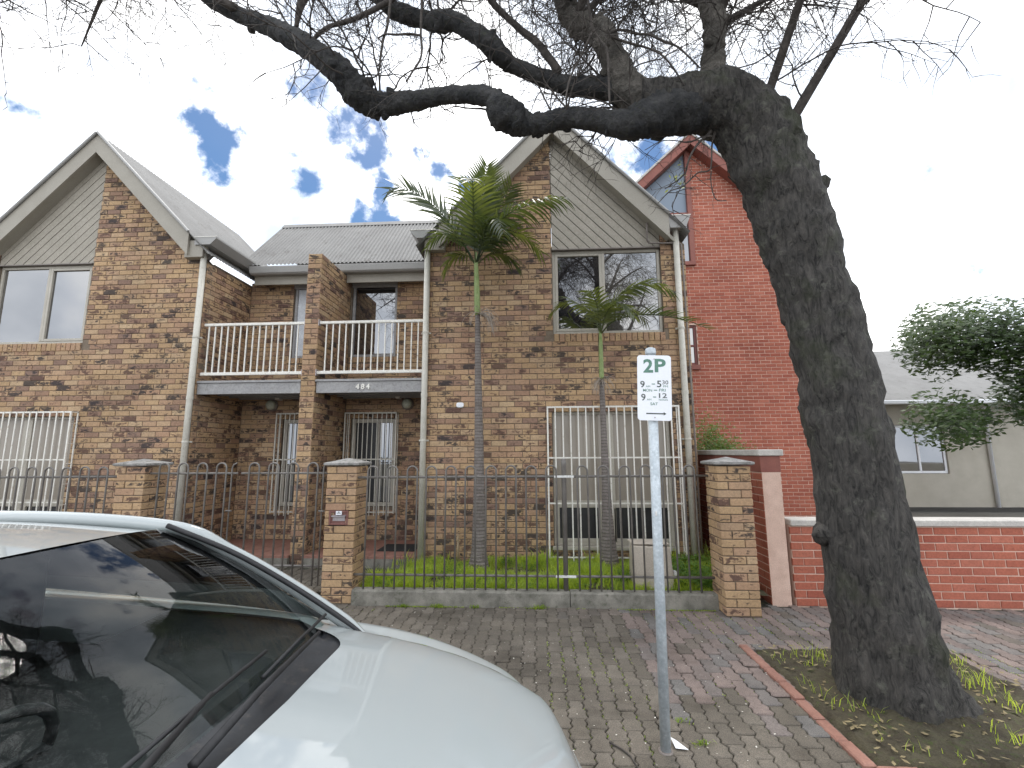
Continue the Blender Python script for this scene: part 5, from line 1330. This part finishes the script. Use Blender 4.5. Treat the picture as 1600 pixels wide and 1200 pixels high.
blades(1500, (1.88, 3.4), (2.9, 4.3), .04, .12, .006, M['grass'], 'pit_grass', lambda x, y: max(0, mnoise.noise(Vector((x*3, y*3, 2)))*2), lambda x, y: .03)
tuft(.95, 3.05, 34, .035, 'tiny grass tuft right of the sign pole', 'grass tufts on the pavement')
tuft(.90, 3.28, 26, .03, 'tiny grass tuft behind the right side of the sign pole', 'grass tufts on the pavement')
# moss in the joints and pale litter on the pavers
mv = MB()
for _ in range(5200):
    i = random.randint(0, 60); x = -3+i*PW+random.gauss(0, .004); y = random.uniform(2.7, 5.35)
    x = -11.97+round((x+11.97)/PW)*PW+random.choice((-1, 1))*random.uniform(0, .010)
    if mnoise.noise(Vector((x*1.3, y*1.1, 4)))+.15*random.random() < .12: continue
    for _k in range(4):
        p = Vector((x+random.gauss(0, .004), y+random.gauss(0, .012), -.004)); a = random.uniform(0, 6.28); s_ = random.uniform(.004, .011)
        d = Vector((math.cos(a)*s_, math.sin(a)*s_, s_*.7)); w = Vector((-math.sin(a), math.cos(a), 0))*s_*.4
        mv.add([p-w, p+w, p+d], [(0, 1, 2)])
for _ in range(1500):  # moss flecks added along the plinth foot in place of a contact shadow
    x = random.uniform(-2.1, 1.9)
    if mnoise.noise(Vector((x*2.3, 0, 8))) < -.05: continue
    p = Vector((x, 5.395-abs(random.gauss(0, .012)), .0)); a = random.uniform(0, 6.28); s_ = random.uniform(.005, .016)
    d = Vector((math.cos(a)*s_, math.sin(a)*s_, s_*.9)); w = Vector((-math.sin(a), math.cos(a), 0))*s_*.4; mv.add([p-w, p+w, p+d], [(0, 1, 2)])
mv.build('joint_moss', M['grass'], kind='stuff')
lt = MB()
for _ in range(260):
    x, y = random.uniform(-1.5, 2.2), random.uniform(2.7, 5.36); s_ = random.uniform(.003, .009); a = random.uniform(0, 6.28); d = Vector((math.cos(a), math.sin(a), .15))*s_; w = Vector((-math.sin(a), math.cos(a), .1))*s_*random.uniform(.3, .9); p = Vector((x, y, .009))
    lt.add([p-d, p+w, p+d, p-w], [(0, 1, 2, 3)])
lt.build('leaf_litter', M['litter'], kind='stuff')
pp = MB(); pp.prism_dir([(.775, 2.985, .012), (.845, 2.975, .012), (.80, 3.05, .016), (.765, 3.06, .03)], (0, 0, .002)).build('paper_scrap', M['signwhite'], None, label='white paper scrap on the pavers against the sign pole', cat='paper')
MB().tube([(.40, 3.02, .014), (.46, 2.96, .016), (.50, 2.90, .013), (.515, 2.82, .015), (.54, 2.74, .013)], [.006, .0055, .005, .0045, .004], 6).build('fallen_twig', M['twig'], None, True, label='bare fallen twig lying on the pavers left of the sign pole', cat='twig')

# ================================================================== shrub over the boundary wall
sh = empty('garden_shrub', (3.2, 8.6, .02), 'yellow green shrub showing over the red boundary wall', 'shrub')
mb = MB()
for _ in range(2600):
    c = Vector((3.05, 8.4, 1.75)); v = Vector((random.gauss(0, .16), random.gauss(0, .25), random.gauss(0, .26)))
    if random.random() < .25: v = Vector((abs(random.gauss(.25, .16)), random.gauss(0, .2), random.gauss(.0, .10)))
    p = c+v; a = Vector((random.gauss(0, 1), random.gauss(0, 1), random.gauss(.3, .6))).normalized()*.035; w = a.orthogonal().normalized()*.012
    mb.add([p-a, p+w, p+a, p-w], [(0, 1, 2, 3)])
mb.build('foliage', M['shrub'], sh)
mb = MB()
for _ in range(14):
    e = Vector((3.05+random.gauss(0, .2), 8.4+random.gauss(0, .2), random.uniform(1.5, 2.1))); mb.tube([Vector((3.1, 8.5, 0)), Vector((3.08, 8.45, .8)), e], [.014, .01, .003], 4)
mb.build('stem', M['twig'], sh)

# ================================================================== white car
car = empty('white_car', (-1.9, 1.42, -.125), 'white hatchback parked at the kerb in the foreground', 'car')
YC, HW = 1.42, .865
def nose_x(v): return .16-.23*abs(v)**1.8-.2*abs(v)**12
def zhood(u, v):
    av = abs(v); vc = .80-.30*u
    z = 1.005-.09*u-.155*u**3.2
    z -= .030*v*v
    d = av-vc
    if d > 0:
        z -= .036*(1-math.exp(-(d/.075)**2))
        z += .017*math.exp(-((av-.93)/.10)**2)*(1-math.exp(-(d/.1)**2))
    z -= .05*max(0, (av-.93)/.07)**2
    z -= .10*max(0, (u-.90)/.10)**2
    return z
XR = -.74
def rear_x(v): return XR-.03*abs(v)-min(.30, .12*(max(0, abs(v)-.42)/.2)**2)
def ws_b(v): return Vector((-.865-.07*v*v, YC+HW*v*.78, .998-.033*v*v))
def hood_grid(v0, v1, nv, u0, u1, nu, name, parent, lift=0):
    mb = MB(); V = []
    for i in range(nu+1):
        for j in range(nv+1):
            u = u0+(u1-u0)*i/nu; v = v0+(v1-v0)*j/nv
            xr = rear_x(v) if u0 >= 0 else rear_x(v)
            V.append((xr+(nose_x(v)-xr)*u, YC+HW*v, zhood(u, v)+lift))
    fs = [(i*(nv+1)+j, (i+1)*(nv+1)+j, (i+1)*(nv+1)+j+1, i*(nv+1)+j+1) for i in range(nu) for j in range(nv)]
    mb.add(V, fs); return mb
bon = hood_grid(-1, 1, 60, 0, 1, 40, 'bonnet', car)
bon.build('bonnet', M['carpaint'], car, True)
# front bumper and flanks hang from the bonnet outline
def skirt(name, outline, drops):
    mb = MB(); k = len(drops); V = []
    for (p, nrm) in outline:
        for (out_, dz) in drops: V.append(Vector(p)+Vector(nrm)*out_+Vector((0, 0, dz)))
    n = len(outline)
    mb.add(V, [(i*k+j, (i+1)*k+j, (i+1)*k+j+1, i*k+j+1) for i in range(n-1) for j in range(k-1)])
    return mb.build(name, M['carpaint'], car, True)
ol = []
for j in range(49):
    v = -1+2*j/48; p = Vector((nose_x(v), YC+HW*v, zhood(1, v))); nrm = Vector((1, v*abs(v)**1.5*1.4, 0)).normalized(); ol.append((p, nrm))
skirt('front_bumper', ol, [(0, 0), (.018, -.012), (.032, -.05), (.038, -.14), (.045, -.22), (.05, -.36), (.02, -.52)])
for sgn in (-1, 1):
    ol = []
    for i in range(21):
        u = 1-i/20; v = sgn*1.0; ol.append((Vector((rear_x(v)+(nose_x(v)-rear_x(v))*u, YC+HW*v, zhood(u, v))), Vector((0, sgn, 0))))
    zr = zhood(0, 1)
    for x in np.linspace(-1.0, -3.75, 20): ol.append((Vector((x, YC+sgn*(HW-(.10 if x < -3.6 else 0)), zr+.005)), Vector((0, sgn, 0))))
    ol.append((Vector((-3.86, YC+sgn*.60, zr)), Vector((-1, sgn, 0)).normalized())); ol.append((Vector((-3.9, YC, zr)), Vector((-1, 0, 0))))
    skirt('body_side', ol, [(0, 0), (.008, -.02), (.012, -.12), (.022, -.30), (.012, -.5), (-.04, -.72)])
# cowl tray between bonnet and windscreen
mb = MB(); V = []
for j in range(41):
    v = -.80+1.60*j/40; w_ = ws_b(v/.80); xb = max(rear_x(v)+.014, w_.x+.004); zb = zhood(0, v)-.012
    V += [(xb, YC+HW*v, zb), (xb*.6+w_.x*.4, YC+HW*v*.985, min(zb, w_.z)-.012), (w_.x-.012, w_.y, w_.z+.004)]
mb.add(V, [(3*i+j, 3*i+j+1, 3*i+j+4, 3*i+j+3) for i in range(40) for j in range(2)]); mb.build('cowl', M['cowlplastic'], car, True)
for sgn in (-1, 1):
    mb = MB(); V = []; xs_ = np.linspace(rear_x(1)+.004, -3.80, 22)
    for x in xs_:
        f = min(1, max(0, (-1.02-x)/.5))
        for k in range(9):
            v = .74+.26*k/8; V.append((x, YC+sgn*HW*v, zhood(0, v)*(1-f)+f*(.985-.06*(k/8)**2)-.002))
    mb.add(V, [(9*i+k, 9*i+k+1, 9*i+k+10, 9*i+k+9) if sgn > 0 else (9*i+k+9, 9*i+k+10, 9*i+k+1, 9*i+k) for i in range(21) for k in range(8)]); mb.build('shoulder_panel', M['carpaint'], car, True)
# windscreen, roof, pillars, side glass
ws_t = lambda v: Vector((-1.53-.08*v*v, YC+HW*v*.60, 1.425-.02*v*v))
mb = MB(); V = []
for i in range(9):
    for j in range(17):
        v = -1+2*j/16; t_ = i/8; p = ws_b(v).lerp(ws_t(v), t_)+Vector((.03, 0, .025))*math.sin(math.pi*t_); V.append(p)
mb.add(V, [(i*17+j, i*17+j+1, (i+1)*17+j+1, (i+1)*17+j) for i in range(8) for j in range(16)]); mb.build('windscreen', M['windscreen'], car, True)
mb = MB(); V = []
for i in range(15):
    t_ = i/14; x = -1.53-(3.35-1.53)*t_; z = 1.43+.035*math.sin(math.pi*min(1, t_*1.15))-.10*max(0, t_-.7)
    for j in range(17):
        v = -1+2*j/16; V.append((x-.10*v*v*(1-t_), YC+HW*v*(.63), z-.03*v*v-.02*abs(v)**8))
mb.add(V, [(i*17+j, i*17+j+1, (i+1)*17+j+1, (i+1)*17+j) for i in range(14) for j in range(16)]); mb.build('roof', M['carpaint'], car, True)
for sgn in (-1, 1):
    a = Vector((-.87, YC+sgn*HW*.82, .972)); b_ = ws_t(sgn)+Vector((0, sgn*.03, .0))
    pth = [a+Vector((.12, .0, -.085)), a, a.lerp(b_, .33)+Vector((0, sgn*.012, .022)), a.lerp(b_, .66)+Vector((0, sgn*.014, .026)), b_, Vector((-2.4, YC+sgn*HW*.65, 1.44)), Vector((-3.1, YC+sgn*HW*.66, 1.38)), Vector((-3.6, YC+sgn*HW*.78, 1.03))]
    MB().tube(catmull(pth, 8), [.012+.018*min(1, i/8) for i in range(len(catmull(pth, 8)))], 8).build('roof_pillar', M['carpaint'], car, True)
    off = Vector((.03, -sgn*.045, .012))
    MB().tube([p+off for p in catmull(pth[:5], 8)], [.004+.007*min(1, i/10) for i in range(33)], 6).build('screen_seal', M['rubber'], car, True)
    mb = MB(); g0 = [Vector((-.95, YC+sgn*HW*.85, .97)), Vector((-1.60, YC+sgn*HW*.65, 1.40)), Vector((-2.4, YC+sgn*HW*.66, 1.42)), Vector((-3.08, YC+sgn*HW*.67, 1.36)), Vector((-3.52, YC+sgn*HW*.80, 1.02))]
    mb.add(g0, [(0, 1, 2, 3, 4)] if sgn < 0 else [(4, 3, 2, 1, 0)]); mb.build('side_window', M['pane'], car)
mb = MB(); mb.add([(-3.36, YC-.6, 1.37), (-3.36, YC+.6, 1.37), (-3.88, YC+.62, .97), (-3.88, YC-.62, .97)], [(0, 1, 2, 3)]); mb.build('rear_window', M['pane'], car)
MB().box(-1.75, -.96, YC-.72, YC+.72, .72, .955, .03).build('dashboard', M['dash'], car)
MB().box(-3.4, -1.76, YC-.70, YC+.70, .35, .80, .03).build('interior', M['dash'], car)
for yy in (YC-.36, YC+.36): MB().box(-2.35, -2.18, yy-.24, yy+.24, .75, 1.22, .05).build('seat', M['dash'], car)
pts = [Vector((-1.28+.10*math.sin(2*math.pi*k/20)*.55, 1.05+.18*math.cos(2*math.pi*k/20), .97+.155*math.sin(2*math.pi*k/20))) for k in range(21)]
sw = MB().tube(pts, .014, 7).build('steering_wheel', M['rubber'], car, True)
MB().box(-1.30, -1.26, .99, 1.11, .93, 1.01, .012).build('wheel_boss', M['dash'], sw)
for k in (0, 10, 15): MB().tube([Vector((-1.28, 1.05, .97)), pts[k]], .012, 5).build('spoke', M['rubber'], sw)
for yy in (YC-.36, YC+.36): MB().box(-2.33, -2.22, yy-.13, yy+.13, 1.20, 1.36, .035).build('headrest', M['dash'], car)
# wipers
def wiper(p0, p1, p2):
    w = MB().tube([p0, p0.lerp(p1, .4)+Vector((0, 0, .012)), p1], [.013, .012, .007], 6).build('wiper', M['rubber'], car, True)
    MB().tube([p2[0], p2[0].lerp(p2[1], .5)+Vector((0, 0, .004)), p2[1]], .0065, 6).build('blade', M['rubber'], w, True)
wiper(Vector((-.80, 1.12, 1.012)), Vector((-.835, 1.80, 1.05)), (Vector((-.845, 1.46, 1.045)), Vector((-.905, 2.0, 1.045))))
wiper(Vector((-.79, .72, 1.015)), Vector((-.88, 1.28, 1.085)), (Vector((-.86, .95, 1.075)), Vector((-.91, 1.58, 1.07))))
# wheels
for x in (-.52, -3.08):
    for sgn in (-1, 1):
        yw = YC+sgn*(HW-.085); w = MB(); prof = [(.19, -.09), (.285, -.095), (.305, -.06), (.308, 0), (.305, .06), (.285, .095), (.19, .09)]
        vs = []; n = 28
        for rr, dy in prof:
            for k in range(n): a = 2*math.pi*k/n; vs.append((x+rr*math.cos(a), yw+dy, .185+rr*math.sin(a)))
        w.add(vs, [(i*n+k, i*n+(k+1) % n, (i+1)*n+(k+1) % n, (i+1)*n+k) for i in range(len(prof)-1) for k in range(n)])
        wo = w.build('wheel', M['tyre'], car, True)
        rm = MB(); rm.add([(x+.2*math.cos(2*math.pi*k/n), yw+sgn*.07, .185+.2*math.sin(2*math.pi*k/n)) for k in range(n)], [tuple(range(n)) if sgn < 0 else tuple(range(n-1, -1, -1))]); rm.build('rim', M['rim'], wo)
# headlamps
for sgn in (-1, 1):
    v = sgn*.70; p = Vector((nose_x(v)-.055, YC+HW*v-sgn*.02, zhood(1, v)-.16))
    mb = MB(); mb.lathe([(.02, -.05), (.085, -.03), (.095, 0), (.085, .03), (.02, .05)], p, 14); mb.build('headlight', M['lampglass'], car, True)
# side mirror on the pavement side
for sgn in (-1, 1):
    mm = MB(); mm.box(-1.52, -1.43, YC+sgn*.95-.07, YC+sgn*.95+.07, .95, 1.06, .02); mm.build('side_mirror', M['carpaint'], car)
